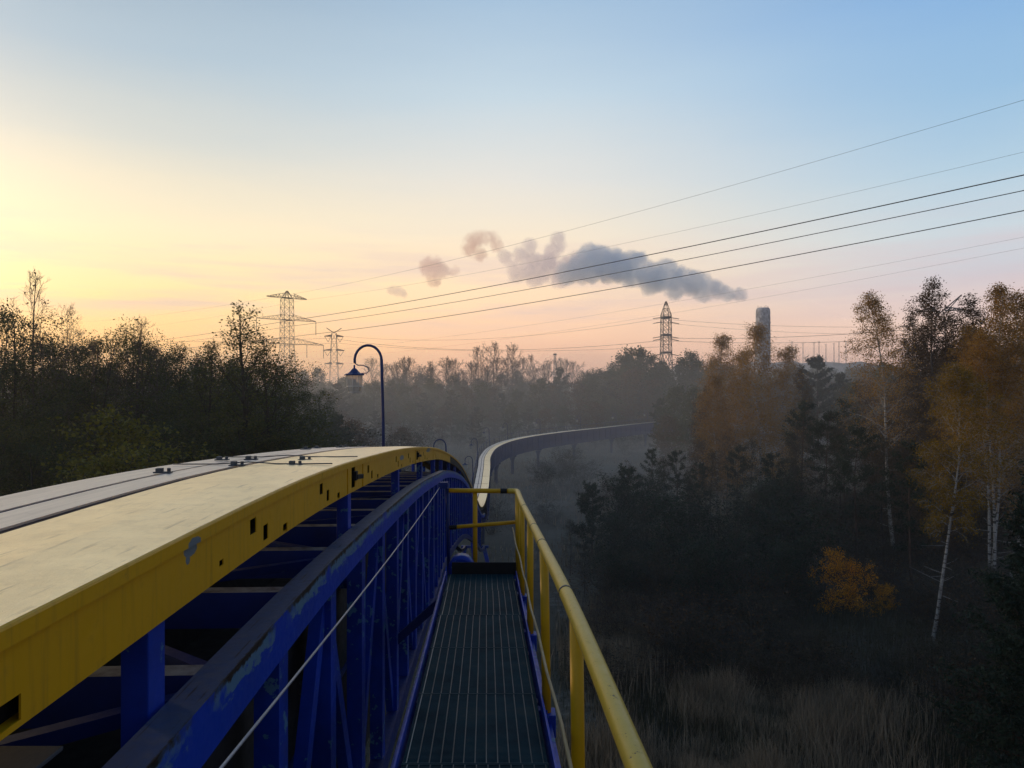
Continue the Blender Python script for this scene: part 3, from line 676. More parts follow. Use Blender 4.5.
# ------------------------------------------------------------------ ground
def gauss_noise(x, y):
    return (np.sin(x*0.31 + 1.3*np.sin(y*0.17)) * np.cos(y*0.27 - 0.8*np.sin(x*0.23)) + 0.5*np.sin(x*0.83 + y*0.57 + 1.0) * np.cos(y*0.71 - x*0.39))
gs = np.sinh(np.linspace(-4.2, 4.2, 150)) / np.sinh(4.2)
gx, gy = np.meshgrid(gs*1300, gs*1300 + 40)
gz = 0.12*gauss_noise(gx, gy) * np.exp(-(gx**2 + gy**2)/200**2)
nv = 150
me = bpy.data.meshes.new('ground')
me.from_pydata(np.stack([gx.ravel(), gy.ravel(), gz.ravel()], 1).tolist(), [], [(r*nv+c, r*nv+c+1, (r+1)*nv+c+1, (r+1)*nv+c) for r in range(nv-1) for c in range(nv-1)])
me.polygons.foreach_set('use_smooth', [True]*len(me.polygons))
m, t = newmat('meadow_soil'); p = t.pos()
a = t.noise(p, 0.06, 6, 0.6); b = t.noise(p, 0.9, 6, 0.65); c3 = t.noise(p, 9, 4, 0.6)
cc = t.ramp(b, [(0.3, (0.018, 0.017, 0.011)), (0.55, (0.042, 0.038, 0.024)), (0.75, (0.085, 0.078, 0.055))])
cc = t.mix(t.ramp(a, [(0.42, 0.0), (0.62, 0.75)]), cc, (0.15, 0.135, 0.10))
cc = t.mix(t.ramp(c3, [(0.45, 0.0), (0.75, 0.4)]), cc, (0.11, 0.10, 0.08))
t.bsdf(cc, 0.95, 0.0, t.math('ADD', b, t.math('MULTIPLY', c3, 0.3)), 0.8, 0.15)
tag(link('ground', me, m), kind='structure')

# trodden pale path below the railing
mb = MB(); n = 40; vs = []
for i in range(n+1):
    y = 10 + i*0.9; xc = 2.3 + 0.75*math.sin(y*0.21) + 0.02*y
    w = 0.9 + 0.35*math.sin(y*0.9) + 0.2*math.sin(y*2.3)
    for k in range(5):
        x = xc + (k-2)/2*w*(1 + 0.15*math.sin(y*3.1 + k))
        vs.append((x, y, 0.16 + 0.12*float(gauss_noise(np.array(x), np.array(y))) - 0.14*abs(k-2)/2))
mb.add(vs, [(i*5+k, i*5+k+1, (i+1)*5+k+1, (i+1)*5+k) for i in range(n) for k in range(4)], None, True)
m, t = newmat('trodden_soil'); p = t.pos(); b = t.noise(p, 2.2, 7, 0.7); c3 = t.noise(p, 11, 5, 0.65)
cc = t.ramp(b, [(0.32, (0.03, 0.028, 0.018)), (0.5, (0.10, 0.095, 0.075)), (0.68, (0.21, 0.20, 0.17))])
cc = t.mix(t.ramp(c3, [(0.45, 0.0), (0.7, 0.7)]), cc, (0.05, 0.045, 0.03))
t.bsdf(cc, 0.95, 0.0, c3, 0.6, 0.05)
tag(mb.build('path', m), kind='structure')

# ------------------------------------------------------------------ dry grass (uncountable)
def grass(name, n, region, hgt, wid, mat, seed, clump, thr, lean=0.25):
    g = np.random.default_rng(seed)
    x, y = region(g, n)
    keep = (gauss_noise(x*clump, y*clump) + g.normal(0, 0.35, len(x))) > thr
    x, y = x[keep], y[keep]; n = len(x)
    z = 0.12*gauss_noise(x, y)*np.exp(-(x**2 + y**2)/200**2)
    cl = 0.75 + 0.35*gauss_noise(x*clump*1.7 + 9, y*clump*1.7)
    h = hgt*np.clip(cl, 0.35, 1.5)*g.uniform(0.55, 1.25, n)
    a = g.uniform(0, 2*PI, n); ld = g.uniform(0, 2*PI, n); ll = np.abs(g.normal(0, lean, n))*h
    wx, wy = np.cos(a)*wid*g.uniform(0.6, 1.4, n), np.sin(a)*wid*g.uniform(0.6, 1.4, n)
    dx, dy = np.cos(ld)*ll, np.sin(ld)*ll
    v = np.empty((n, 5, 3))
    v[:, 0] = np.stack([x-wx, y-wy, z-0.05], 1); v[:, 1] = np.stack([x+wx, y+wy, z-0.05], 1)
    v[:, 2] = np.stack([x+dx*0.3-wx*0.8, y+dy*0.3-wy*0.8, z+h*0.58], 1); v[:, 3] = np.stack([x+dx*0.3+wx*0.8, y+dy*0.3+wy*0.8, z+h*0.58], 1)
    v[:, 4] = np.stack([x+dx, y+dy, z+h*0.97], 1)
    idx = np.arange(n)[:, None]*5
    loops = np.concatenate([idx+0, idx+1, idx+3, idx+2, idx+2, idx+3, idx+4], 1).astype(np.int32).ravel()
    me = bpy.data.meshes.new(name)
    me.vertices.add(n*5); me.vertices.foreach_set('co', v.astype(np.float32).ravel())
    me.loops.add(n*7); me.loops.foreach_set('vertex_index', loops)
    me.polygons.add(n*2)
    st = np.stack([np.arange(n)*7, np.arange(n)*7 + 4], 1).astype(np.int32).ravel(); me.polygons.foreach_set('loop_start', st)
    me.update(); me.validate()
    return tag(link(name, me, mat), kind='stuff')
L['straw'] = leafmat('straw', [(0.0, (0.10, 0.08, 0.05)), (0.5, (0.24, 0.19, 0.13)), (1.0, (0.42, 0.34, 0.24))], 0.25)
L['green_grass'] = leafmat('dull_grass', [(0.0, (0.03, 0.032, 0.015)), (0.5, (0.07, 0.066, 0.035)), (1.0, (0.15, 0.13, 0.075))], 0.25)
def reg_near(g, n):
    Y = g.uniform(22, 46, n); px = g.uniform(560, 1100, n); return (px-512)/F*Y, Y
def reg_reed(g, n):
    Y = g.uniform(22.5, 30.5, n); px = g.normal(722, 88, n); return (px-512)/F*Y, Y
def reg_pale(g, n):
    Y = g.normal(37, 2.6, n); px = g.normal(612, 26, n); return (px-512)/F*Y, Y
def reg_far(g, n):
    Y = 50 + 140*g.beta(1.3, 1.6, n); px = g.uniform(290, 900, n); return (px-512)/F*Y, Y
def reg_under(g, n):
    return g.uniform(-22, 9, n), g.uniform(2, 46, n)
gr = grass('dry_grass', 46000, reg_near, 0.75, 0.012, L['green_grass'], 1, 0.9, -0.35, 0.35)
gr['label'] = 'dull short grass on the ground right of the railing'; gr['category'] = 'grass'
gr = grass('tall_reeds', 34000, reg_reed, 1.5, 0.0115, L['straw'], 2, 1.3, -0.12, 0.26)
gr['label'] = 'tall pale dry reeds at the bottom right of the railing'; gr['category'] = 'reeds'
gr = grass('tall_reeds', 9000, reg_pale, 1.6, 0.013, L['straw'], 3, 0.7, -0.6, 0.15)
gr['label'] = 'pale straw patch beside the handrail before the dark pines'; gr['category'] = 'reeds'
gr = grass('meadow_grass', 52000, reg_far, 0.8, 0.035, L['straw'], 4, 0.35, -0.25, 0.3)
gr['label'] = 'pale misty meadow grass around the curved conveyor'; gr['category'] = 'grass'
gr = grass('ground_cover', 36000, reg_under, 0.5, 0.014, L['green_grass'], 6, 0.6, -0.3, 0.4)
gr['label'] = 'dull green ground cover beneath the bridge'; gr['category'] = 'grass'

# ------------------------------------------------------------------ conveyor path: right-hand roof edge (Y, X, drop below the eye)
CT = np.array([(-14, -0.45, 0.82), (-6, -0.77, 0.57), (1.53, -1.06, 0.50), (4.04, -1.158, 0.52), (7, -1.27, 0.66), (10.9, -1.43, 0.93), (14, -1.53, 1.2), (18, -1.73, 1.6),
               (22, -1.84, 2.1), (30, -1.99, 3.4), (36, -2.04, 4.8), (42, -2.04, 6.4), (47, -1.97, 7.8), (52, -1.92, 8.35), (57, -1.88, 8.3),
               (70, -2.08, 8.0), (83, -2.35, 8.0), (95, -1.67, 8.0), (105, 0.28, 8.0), (112, 2.72, 8.0), (122, 7.9, 8.0), (134, 15.9, 8.0),
               (152, 27.9, 8.0), (175, 46.0, 8.0), (205, 72.0, 8.0)])
_tx = np.gradient(CT[:, 1], CT[:, 0]); _tz = np.gradient(CT[:, 2], CT[:, 0])
def herm(y, col, tn):
    i = int(np.clip(np.searchsorted(CT[:, 0], y) - 1, 0, len(CT) - 2)); h = CT[i+1, 0] - CT[i, 0]; q = (y - CT[i, 0])/h
    a, b = CT[i, col], CT[i+1, col]
    v = (2*q**3 - 3*q*q + 1)*a + (q**3 - 2*q*q + q)*h*tn[i] + (-2*q**3 + 3*q*q)*b + (q**3 - q*q)*h*tn[i+1]
    return float(v)
def PX(y, l, dz=0.0):
    X = herm(y, 1, _tx); Z = H - herm(y, 2, _tz); e = 0.05
    dX = (herm(y+e, 1, _tx) - herm(y-e, 1, _tx))/(2*e); k = 1/math.hypot(1, dX)
    return Vector((X - k*(l-1.0), y + dX*k*(l-1.0), Z + dz))
def frange(a, b, st):
    n = max(1, int(round((b-a)/st))); return [a + (b-a)*i/n for i in range(n+1)]
def steps(a, b):
    out = [a]
    while out[-1] < b - 1e-6:
        y = out[-1]; out.append(min(b, y + (0.5 if y < 20 else 1.0 if y < 60 else 2.0)))
    if len(out) > 2 and out[-1] - out[-2] < 0.05: out.pop(-2)
    return out
def sweep(mb, prof, Ys, closed=True, v0=0.0):
    n = len(prof); vs = []; uv = []
    acc = [v0]
    for i in range(1, n): acc.append(acc[-1] + math.hypot(prof[i][0]-prof[i-1][0], prof[i][1]-prof[i-1][1]))
    for y in Ys:
        for i, (l, dz) in enumerate(prof):
            vs.append(PX(y, l, dz)); uv.append((y, acc[i]))
    fs = []
    for i in range(len(Ys)-1):
        for k in range(n if closed else n-1):
            k2 = (k+1) % n; fs.append((i*n+k, i*n+k2, (i+1)*n+k2, (i+1)*n+k))
    if closed:
        fs.append(tuple(reversed(range(n)))); fs.append(tuple((len(Ys)-1)*n + k for k in range(n)))
    mb.add(vs, fs, uv)
def rect(l0, l1, z0, z1): return [(l0, z1), (l0, z0), (l1, z0), (l1, z1)]

ARCH0, ARCH1, END = -12.95, 57.0, 203.0
bridge = empty('conveyor_bridge', PX(20, 1.5, -6))
tag(bridge, 'blue and yellow covered conveyor bridge arching away beside the walkway', 'conveyor bridge')
gallery = empty('conveyor_gallery', PX(100, 1.5, -5))
tag(gallery, 'long blue conveyor curving right into the misty trees', 'conveyor')
def inv(par, o):
    o.matrix_parent_inverse = Matrix.Translation(par.location).inverted(); return o
def bpart(mb, name, mat, par=None, bevel=0.0):
    par = par or bridge
    return inv(par, mb.build(name, mat, par, bevel))

def roof_run(a, b, par, step, gap=0.004):
    ys = [a + i*step for i in range(int((b-a)/step) + 1)]
    if ys[-1] < b - 0.3: ys.append(b)
    for i in range(len(ys)-1):
        sub = steps(ys[i] + gap, ys[i+1] - gap)
        mb = MB(); sweep(mb, [(0.992, 0.0), (1.3, 0.012), (1.600, 0.004), (1.600, -0.012), (0.992, -0.012)], sub)
        bpart(mb, 'roof_panel', M['roof'], par)
        mb = MB(); sweep(mb, rect(1.655, 1.86, -0.012, 0.006), sub); sweep(mb, rect(1.91, 2.17, -0.012, 0.002), sub)
        bpart(mb, 'roof_sheet', M['roof_grey'], par)
    mb = MB(); sweep(mb, rect(1.602, 1.653, -0.02, -0.003), steps(a, b)); bpart(mb, 'seam_strip', M['seam_red'], par)
    mb = MB(); sweep(mb, rect(1.862, 1.908, -0.02, -0.003), steps(a, b)); bpart(mb, 'seam_strip', M['seam_blue'], par)
    mb = MB(); sweep(mb, rect(1.03, 2.13, -0.05, -0.03), steps(a, b)); bpart(mb, 'roof_deck', M['blue_dark'], par)
roof_run(ARCH0, ARCH1, bridge, 6.0)
roof_run(ARCH1 + 0.01, END, gallery, 4.0, 0.05)

# fascia with real openings
FH = 0.226
HOLES = [(1.44, 1.598, 0.155, 0.212), (2.80, 2.845, 0.155, 0.178), (5.60, 5.76, 0.03, 0.195), (11.1, 11.4, 0.05, 0.18)]
for y0 in (3.17, 4.52, 6.37, 8.45, 9.9, 12.3, 15.2):
    k = 1 + (y0 - 3)*0.03
    HOLES += [(y0, y0 + 0.085*k, 0.066, 0.132), (y0 + 0.19*k, y0 + 0.265*k, 0.125, 0.195), (y0 + 0.52*k, y0 + 0.60*k, 0.178, FH - 0.004)]
def fascia(l, face, holes, a, b, name, mat, par):
    ys = sorted(set([round(y, 4) for y in steps(a, b)] + [round(h[i], 4) for h in holes for i in (0, 1)]))
    mb = MB()
    for i in range(len(ys)-1):
        y0, y1 = ys[i], ys[i+1]; mid = (y0+y1)/2
        hs = [h for h in holes if h[0] < mid < h[1]]
        vv = [0.0, FH]
        if hs: vv = [0.0, hs[0][2], hs[0][3], FH]
        for k in range(len(vv)-1):
            if hs and k == 1: continue
            q = [PX(y0, l, -0.012-vv[k]), PX(y0, l, -0.012-vv[k+1]), PX(y1, l, -0.012-vv[k+1]), PX(y1, l, -0.012-vv[k])]
            mb.add(q, [(0, 1, 2, 3)], [(y0, vv[k]), (y0, vv[k+1]), (y1, vv[k+1]), (y1, vv[k])])
    o = bpart(mb, name, mat, par)
    s = o.modifiers.new('Solidify', 'SOLIDIFY'); s.thickness = 0.005; s.offset = 0
    return o
M['rust_sheet'] = paint('rusted_brown_sheet', (0.035, 0.028, 0.02), (0.02, 0.016, 0.012), (0.10, 0.07, 0.015), 0.5, 0.66, 0.7)
fascia(1.0, 1, HOLES, ARCH0, 22.0, 'fascia', M['fascia'], bridge)
fascia(1.0, 1, [], 22.01, ARCH1, 'rusted_fascia', M['rust_sheet'], bridge)
fascia(2.16, -1, [], ARCH0, ARCH1, 'fascia', M['fascia'], bridge)
mb = MB(); sweep(mb, [(0.991, 0.003), (0.985, 0.0), (0.982, -0.006), (0.982, -0.046), (0.9965, -0.046), (0.9965, -0.013), (0.991, -0.013)], steps(ARCH0, ARCH1)); bpart(mb, 'fascia_lip', M['fascia'])
mb = MB(); sweep(mb, rect(1.036, 1.042, -0.238, -0.052), steps(ARCH0, ARCH1)); bpart(mb, 'fascia_shade_strip', M['black'])  # added black strip: makes the fascia openings look shaded inside
mb = MB(); sweep(mb, rect(1.004, 1.032, -0.238, -0.228), steps(ARCH0, ARCH1)); bpart(mb, 'fascia_flange', M['yellow'])
for y in (5.42, 6.1, 10.9, 11.6, 14.5):                             # cover straps and latch
    mb = MB(); sweep(mb, rect(0.991, 0.997, -0.235, -0.047), [y, y + 0.03]); bpart(mb, 'fascia_strap', M['yellow'])
for y in (5.72, 11.3):
    mb = MB(); mb.bar(PX(y, 0.985, -0.13), PX(y + 0.16, 0.965, -0.135), 0.03, 0.035); mb.box(PX(y, 0.99, -0.12), (0.03, 0.06, 0.07))
    bpart(mb, 'latch', M['black'], None, 0.004)

# chords, posts and truss bars on both sides
CH0, CH1 = -0.50, -0.69
for l0, l1 in ((0.875, 0.995), (2.16, 2.285)):
    mb = MB(); sweep(mb, [(l0, CH0), (l0, CH1), (l1, CH1), (l1, CH0)], steps(ARCH0, 50.0)); bpart(mb, 'top_chord', M['chord'])
    mb = MB(); sweep(mb, rect(l0, l1, -2.86, -2.68), steps(ARCH0, 50.0)); bpart(mb, 'bottom_chord', M['blue_dark'])
k = 0
for y in frange(-7.6, 45.2, 3.3):
    for l, nm in ((1.055, 'post'), (2.105, 'post')):
        mb = MB(); mb.bar(PX(y, l, -0.245), PX(y, l, -0.95), 0.085, 0.11, (0, 1, 0)); bpart(mb, nm, M['blue'], None, 0.004)
rb = random.Random(3)
for y in frange(-5.5, 45.1, 1.1):
    for l in (0.945, 2.21):
        mb = MB(); mb.bar(PX(y, l, CH1 + 0.01), PX(y, l, -2.7), 0.11, 0.13, (0, 1, 0))
        if l < 1 or y < 14:
            y2 = y + 1.1; up_ = (k % 2 == 0)
            mb.bar(PX(y, l + 0.02, -2.7 if up_ else CH1), PX(y2, l + 0.02, CH1 if up_ else -2.7), 0.07, 0.10, (0, 1, 0))
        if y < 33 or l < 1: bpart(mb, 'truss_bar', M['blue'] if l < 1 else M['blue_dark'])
    k += 1
# cross beams and diagonal bracing under the roof
k = 0
for y in frange(-5.0, 39.0, 1.1):
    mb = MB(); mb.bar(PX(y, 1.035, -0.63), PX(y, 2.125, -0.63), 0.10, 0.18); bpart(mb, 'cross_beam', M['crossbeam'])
    if y < 20:
        mb = MB(); a, b = (0.99, 2.16) if k % 2 else (2.16, 0.99)
        mb.bar(PX(y + 0.08, a, -0.60), PX(y + 1.02, b, -0.60), 0.055, 0.05); bpart(mb, 'brace', M['blue_dark'])
    k += 1
mb = MB()
mb.box(PX(1.75, 1.42, -0.455), (0.62, 0.42, 0.012)); mb.lathe([(0.0, 0.03), (0.022, 0.03), (0.022, 0.0)], PX(1.66, 1.47, -0.45), 6)
bpart(mb, 'gusset_plate', M['steel'], None, 0.002)
# belt trough, belt, and plates added to keep the inside dark
mb = MB(); sweep(mb, [(1.22, -0.86), (1.25, -0.86), (1.38, -1.06), (1.80, -1.06), (1.93, -0.86), (1.96, -0.86), (1.82, -1.10), (1.36, -1.10)], steps(ARCH0, 50.0)); bpart(mb, 'belt', M['black'])
mb = MB(); sweep(mb, rect(1.06, 2.10, -1.62, -1.58), steps(ARCH0, 50.0)); bpart(mb, 'light_block_pan', M['blue_dark'])  # added plate that blocks light coming through the truss
mb = MB(); sweep(mb, rect(1.075, 1.085, -2.66, -0.9), steps(ARCH0, 50.0)); bpart(mb, 'inner_shade_sheet', M['black'])  # added black sheet standing in for the shade behind the truss bars
for y in frange(-4.4, 24, 2.2):
    mb = MB(); mb.tube([PX(y, 1.1, -1.16), PX(y, 2.08, -1.16)], 0.055, 8); mb.bar(PX(y, 1.04, -1.25), PX(y, 2.12, -1.25), 0.06, 0.06); bpart(mb, 'idler', M['steel'])
# hangers of the far handrail (seen under the roof)
for y in frange(-4, 14, 1.5):
    mb = MB(); mb.tube([PX(y, 2.98, -0.35), PX(y, 2.98, -1.5)], 0.03, 8); bpart(mb, 'outer_rail_post', M['yellow'])
mb = MB(); mb.tube([PX(y, 2.98, -0.36) for y in frange(-4, 14, 0.75)], 0.028, 8); bpart(mb, 'outer_handrail', M['rail'])
mb = MB(); sweep(mb, rect(2.32, 3.0, -1.56, -1.5), steps(-4, 14)); bpart(mb, 'outer_walkway', M['grating'])
# trestles
for y in (-9.0, 38.0, 50.0):
    mb = MB()
    for l in (0.95, 2.2):
        b = PX(y, l, 0); mb.bar((b.x + (0.5 if l < 1 else -0.5), y, -0.2), PX(y, l, -2.8), 0.25, 0.25, (0, 1, 0))
    b = PX(y, 0.95); b2 = PX(y, 2.2); mb.bar((b.x + 0.3, y, 2.0), (b2.x - 0.3, y, 2.0), 0.16)
    bpart(mb, 'trestle', M['blue'])
# transverse wires and clamps on the roof
def roof_hit(px, py):
    lo, hi = 1.2, 15.5
    for _ in range(60):
        y = (lo+hi)/2
        if 384 + F*herm(y, 2, _tz)/y > py: lo = y
        else: hi = y
    return Vector((px_x(px, y), y, H - herm(y, 2, _tz)))
for px, py in ((237, 466.5), (251, 460.5), (222, 461), (295, 466), (305, 461), (163, 474)):
    q = roof_hit(px, py)
    mb = MB(); mb.box(q + Vector((0, 0, 0.010)), (0.10, 0.045, 0.008)); mb.box(q + Vector((-0.02, 0, 0.022)), (0.035, 0.035, 0.026))
    mb.lathe([(0.0, 0.02), (0.012, 0.02), (0.012, 0.0)], q + Vector((0.03, 0.01, 0.014)), 6)
    bpart(mb, 'roof_clamp', M['steel'], None, 0.002)
for y in (5.05, 6.05):
    mb = MB(); mb.tube([PX(y + 0.02*math.sin(l*9), l, 0.014 + (0.012 if abs(l-1.6) < 0.1 else 0)) for l in (1.03, 1.2, 1.4, 1.6, 1.8, 2.1)], 0.004, 6)
    bpart(mb, 'tie_wire', M['steel'])
for y, l in ((8.6, 2.05), (9.4, 2.1), (10.2, 1.95), (11.2, 2.08), (12.4, 2.0), (14.8, 1.4)):
    q = PX(y, l); mb = MB(); mb.box(q + Vector((0, 0, 0.010)), (0.12, 0.06, 0.010)); mb.box(q + Vector((0, 0, 0.022)), (0.04, 0.04, 0.025)); bpart(mb, 'roof_clamp', M['steel'], None, 0.002)

# lower curved gallery
M['gal_blue'] = paint('gallery_blue', (0.012, 0.035, 0.16), (0.02, 0.02, 0.04), (0.12, 0.15, 0.2), 0.5, 0.66, 0.6, 0.4)
mb = MB(); sweep(mb, rect(0.985, 1.02, -0.25, -0.013), steps(ARCH1, END)); bpart(mb, 'gallery_fascia', M['gal_blue'], gallery)
for l in (1.03, 2.12):
    mb = MB(); sweep(mb, rect(l, l + 0.03, -2.05, -0.26), steps(ARCH1, END)); bpart(mb, 'side_panel', M['gal_blue'], gallery)
mb = MB(); sweep(mb, rect(1.06, 2.12, -2.1, -2.02), steps(ARCH1, END)); bpart(mb, 'gallery_floor', M['gal_blue'], gallery)
mb = MB(); sweep(mb, rect(0.96, 1.03, -2.2, -2.04), steps(ARCH1, END)); bpart(mb, 'bottom_beam', M['gal_blue'], gallery)
y = ARCH1 + 1
while y < END - 1:
    mb = MB(); mb.bar(PX(y, 1.01, -0.26), PX(y, 1.01, -2.05), 0.08, 0.05, (0, 1, 0)); bpart(mb, 'panel_rib', M['gal_blue'], gallery); y += 1.9
for y in (60, 72, 84, 96, 106, 116, 127, 139, 152, 168, 185):
    mb = MB(); p = PX(y, 1.55, -2.22)
    mb.tube([(p.x, p.y, -0.3), (p.x, p.y, p.z - 0.9), (p.x, p.y, p.z - 0.25)], [0.22, 0.22, 0.45], 10)
    mb.bar(PX(y, 0.95, -2.30), PX(y, 2.2, -2.30), 0.35, 0.2)
    bpart(mb, 'support_column', M['gal_blue'], gallery)
mb = MB(); mb.tube([PX(y, 2.35, 0.75) for y in steps(ARCH1, END)], 0.03, 6)
yy = ARCH1
while yy < END: mb.tube([PX(yy, 2.35, 0.75), PX(yy, 2.25, -0.3)], 0.03, 5); yy += 3
bpart(mb, 'outer_railing', M['lamp_pole'], gallery)

# ------------------------------------------------------------------ lamps along the conveyor
def lamp(y, label, flip=1):
    base = PX(y, 2.27, -0.6); r = empty('street_lamp', base); r.scale = (1.12, 1.12, 1.12)
    tag(r, label, 'lamp', 'lamps along the conveyor')
    zt = 2.35
    pts = [(0.02, 0, 0), (0.0, 0, 1.2), (-0.03, 0, zt)]
    R_ = 0.275; cx = -0.03 - R_
    for i in range(1, 13):
        a = PI*i/12*1.06; pts.append((cx + R_*math.cos(a), 0, zt + R_*math.sin(a)*1.12))
    lx = pts[-1][0]; lz = pts[-1][2]
    mb = MB(); mb.tube(pts, [0.033]*3 + [0.027]*12, 10); mb.build('pole', M['lamp_pole'], r)
    mb = MB(); mb.tube([(lx, 0, lz), (lx + 0.06, 0, lz - 0.04), (lx + 0.18, 0, lz - 0.045), (lx + 0.27, 0, lz - 0.09), (lx + 0.29, 0, lz - 0.15), (lx + 0.25, 0, lz - 0.20), (lx + 0.10, 0, lz - 0.215)], 0.010, 6); mb.build('scroll_bracket', M['lamp_pole'], r)
    c = Vector((lx - 0.01, 0, lz - 0.02))
    ln = empty('lantern', (0, 0, 0)); ln.parent = r
    mb = MB(); mb.lathe([(0.0, -0.01), (0.018, -0.02), (0.020, -0.08), (0.05, -0.10), (0.10, -0.16), (0.135, -0.185), (0.205, -0.205), (0.205, -0.228), (0.13, -0.22)], c, 8); mb.build('lantern_roof', M['lamp_pole'], ln)
    mb = MB(); mb.lathe([(0.158, -0.225), (0.150, -0.46), (0.118, -0.56)], c, 8); mb.build('lantern_glass', M['glass'], ln)
    mb = MB()
    for i in range(8):
        a = 2*PI*i/8; mb.tube([c + Vector((0.163*math.cos(a), 0.163*math.sin(a), -0.222)), c + Vector((0.155*math.cos(a), 0.155*math.sin(a), -0.46)), c + Vector((0.122*math.cos(a), 0.122*math.sin(a), -0.565))], 0.006, 5)
    mb.lathe([(0.160, -0.44), (0.160, -0.46), (0.152, -0.46)], c, 8); mb.lathe([(0.125, -0.56), (0.125, -0.58), (0.0, -0.59)], c, 8)
    mb.build('lantern_cage', M['lamp_white'], ln)
    mb = MB(); mb.lathe([(0.0, -0.30), (0.035, -0.32), (0.045, -0.38), (0.03, -0.44), (0.022, -0.50)], c, 10); mb.build('bulb', M['lamp_white'], ln)
    return r
lamp(17.0, 'blue hooked lamp with lantern standing beside the bridge roof')
lamp(37.5, 'blue lamp of which only the hoop shows behind the roof crest')
for y, lb in ((60, 'blue lamp right behind the dip where the arch meets the lower conveyor'), (76, 'far lamp at the start of the lower conveyor, nearest the arch'), (95, 'far lamp at the outer bend of the curved conveyor'), (106, 'far lamp just after the bend of the curved conveyor'),
              (118, 'far lamp midway along the curved conveyor'), (130, 'far lamp past the middle of the curved conveyor'), (142, 'second last visible lamp along the curved conveyor'), (154, 'last visible lamp where the conveyor meets the trees')):
    lamp(y, lb)

# ------------------------------------------------------------------ walkway
def wx(y): return 0.187 - 0.0355*(y - 3.46)
def wd(y): return 1.795 + 0.0514*(y - 3.46)
def WP(y, s, dz=0.0): return Vector((wx(y) - 0.72*s, y, H - wd(y) + dz))      # s: 0 at the outer (right) edge, 1 at the truss side
walk = empty('walkway', WP(3, 0.5)); tag(walk, 'narrow dark steel grating walkway between the truss and yellow railing', 'walkway')
def wpart(mb, name, mat, bevel=0.0, par=None):
    par = par or walk; return inv(par, mb.build(name, mat, par, bevel))
y = -1.9; WE = 7.86; rg = random.Random(4)
while y < WE - 0.1:
    y1 = min(WE, y + 0.9); a, b = y + 0.006, y1 - 0.006
    mb = MB(); yy = a; ys = []
    while yy < b: ys.append(yy); yy += 0.0125 if y > 0.8 else 0.04
    for yy in ys: mb.bar(WP(yy, 0.02, -0.013), WP(yy, 0.98, -0.013), 0.004, 0.024)
    mb.bar(WP(a, 0.015, -0.014), WP(a, 0.985, -0.014), 0.005, 0.03); mb.bar(WP(b, 0.015, -0.014), WP(b, 0.985, -0.014), 0.005, 0.03)
    g = wpart(mb, 'grating_panel', M['grating'])
    mb = MB(); off = rg.uniform(0, 0.02)
    for i in range(13):
        s = 0.03 + off + i*0.0755
        if s < 0.99: mb.bar(WP(a, s, -0.014), WP(b, s, -0.014), 0.0055, 0.029)
        mb.build('bearing_bars', M['grating_edge'], g)
    mb = MB(); mb.bar(WP(y, 0.0, -0.10), WP(y, 1.0, -0.10), 0.06, 0.12); wpart(mb, 'bearer', M['blue_dark'])
    y = y1
for s, nm in ((-0.018, 'side_channel'), (1.018, 'side_channel')):
    mb = MB(); mb.bar(WP(-2, s, -0.045), WP(WE, s, -0.045), 0.012, 0.16); mb.bar(WP(-2, s + (0.035 if s > 1 else -0.035), -0.12), WP(WE, s + (0.035 if s > 1 else -0.035), -0.12), 0.06, 0.012)
    wpart(mb, nm, M['blue'], 0.002)
mb = MB(); mb.bar(WP(WE + 0.012, -0.02, 0.055), WP(WE + 0.012, 0.93, 0.055), 0.012, 0.14); wpart(mb, 'kick_plate', M['black'])
mb = MB(); c = WP(WE + 0.2, 0.80, 0.03)
mb.tube([c + Vector((0, -0.08, 0)), c + Vector((0, -0.06, 0)), c + Vector((0, 0.10, 0))], [0.11, 0.14, 0.14], 20); wpart(mb, 'drum_cover', M['blue'])
for y in (-0.5, 7.75):                                    # brackets to the truss
    mb = MB(); mb.bar(WP(y, 1.0, -0.20), PX(y, 0.93, -2.0), 0.06, 0.08); wpart(mb, 'bracket', M['blue_dark'])

# ------------------------------------------------------------------ railing
RT = np.array([(-2.0, 0.42, 0.90), (0.0, 0.345, 0.865), (1.7, 0.283, 0.862), (3.0, 0.236, 0.885), (4.3, 0.186, 0.953), (6.07, 0.140, 1.095), (7.5, 0.085, 1.170), (8.4, 0.050, 1.185)])
_r1 = np.gradient(RT[:, 1], RT[:, 0]); _r2 = np.gradient(RT[:, 2], RT[:, 0])
def rherm(y, col, tn):
    i = int(np.clip(np.searchsorted(RT[:, 0], y) - 1, 0, len(RT) - 2)); h = RT[i+1, 0] - RT[i, 0]; q = (y - RT[i, 0])/h
    return float((2*q**3 - 3*q*q + 1)*RT[i, col] + (q**3 - 2*q*q + q)*h*tn[i] + (-2*q**3 + 3*q*q)*RT[i+1, col] + (q**3 - q*q)*h*tn[i+1])
def rx(y): return rherm(y, 1, _r1)
def rd(y): return rherm(y, 2, _r2)
def RP(y, dz=0.0, dx=0.0): return Vector((rx(y) + dx, y, H - rd(y) + dz))
rail = empty('railing', RP(4, -1.1)); tag(rail, 'yellow tubular railing along the right side of the walkway', 'railing')
def rpart(mb, name, mat, bevel=0.0): return inv(rail, mb.build(name, mat, rail, bevel))
RE = 8.2
mb = MB(); pts = [RP(y) for y in frange(-1.5, RE - 0.12, 0.3)]; pts += [RP(RE - 0.03, -0.003, -0.01), RP(RE, -0.004, -0.05), RP(RE, -0.004, -0.10)]
mb.tube(pts, 0.030, 14); rpart(mb, 'handrail', M['rail'])
mb = MB(); e = RP(RE, -0.004, -0.10); e2 = Vector((px_x(449, RE), RE, px_z(490.5, RE)))
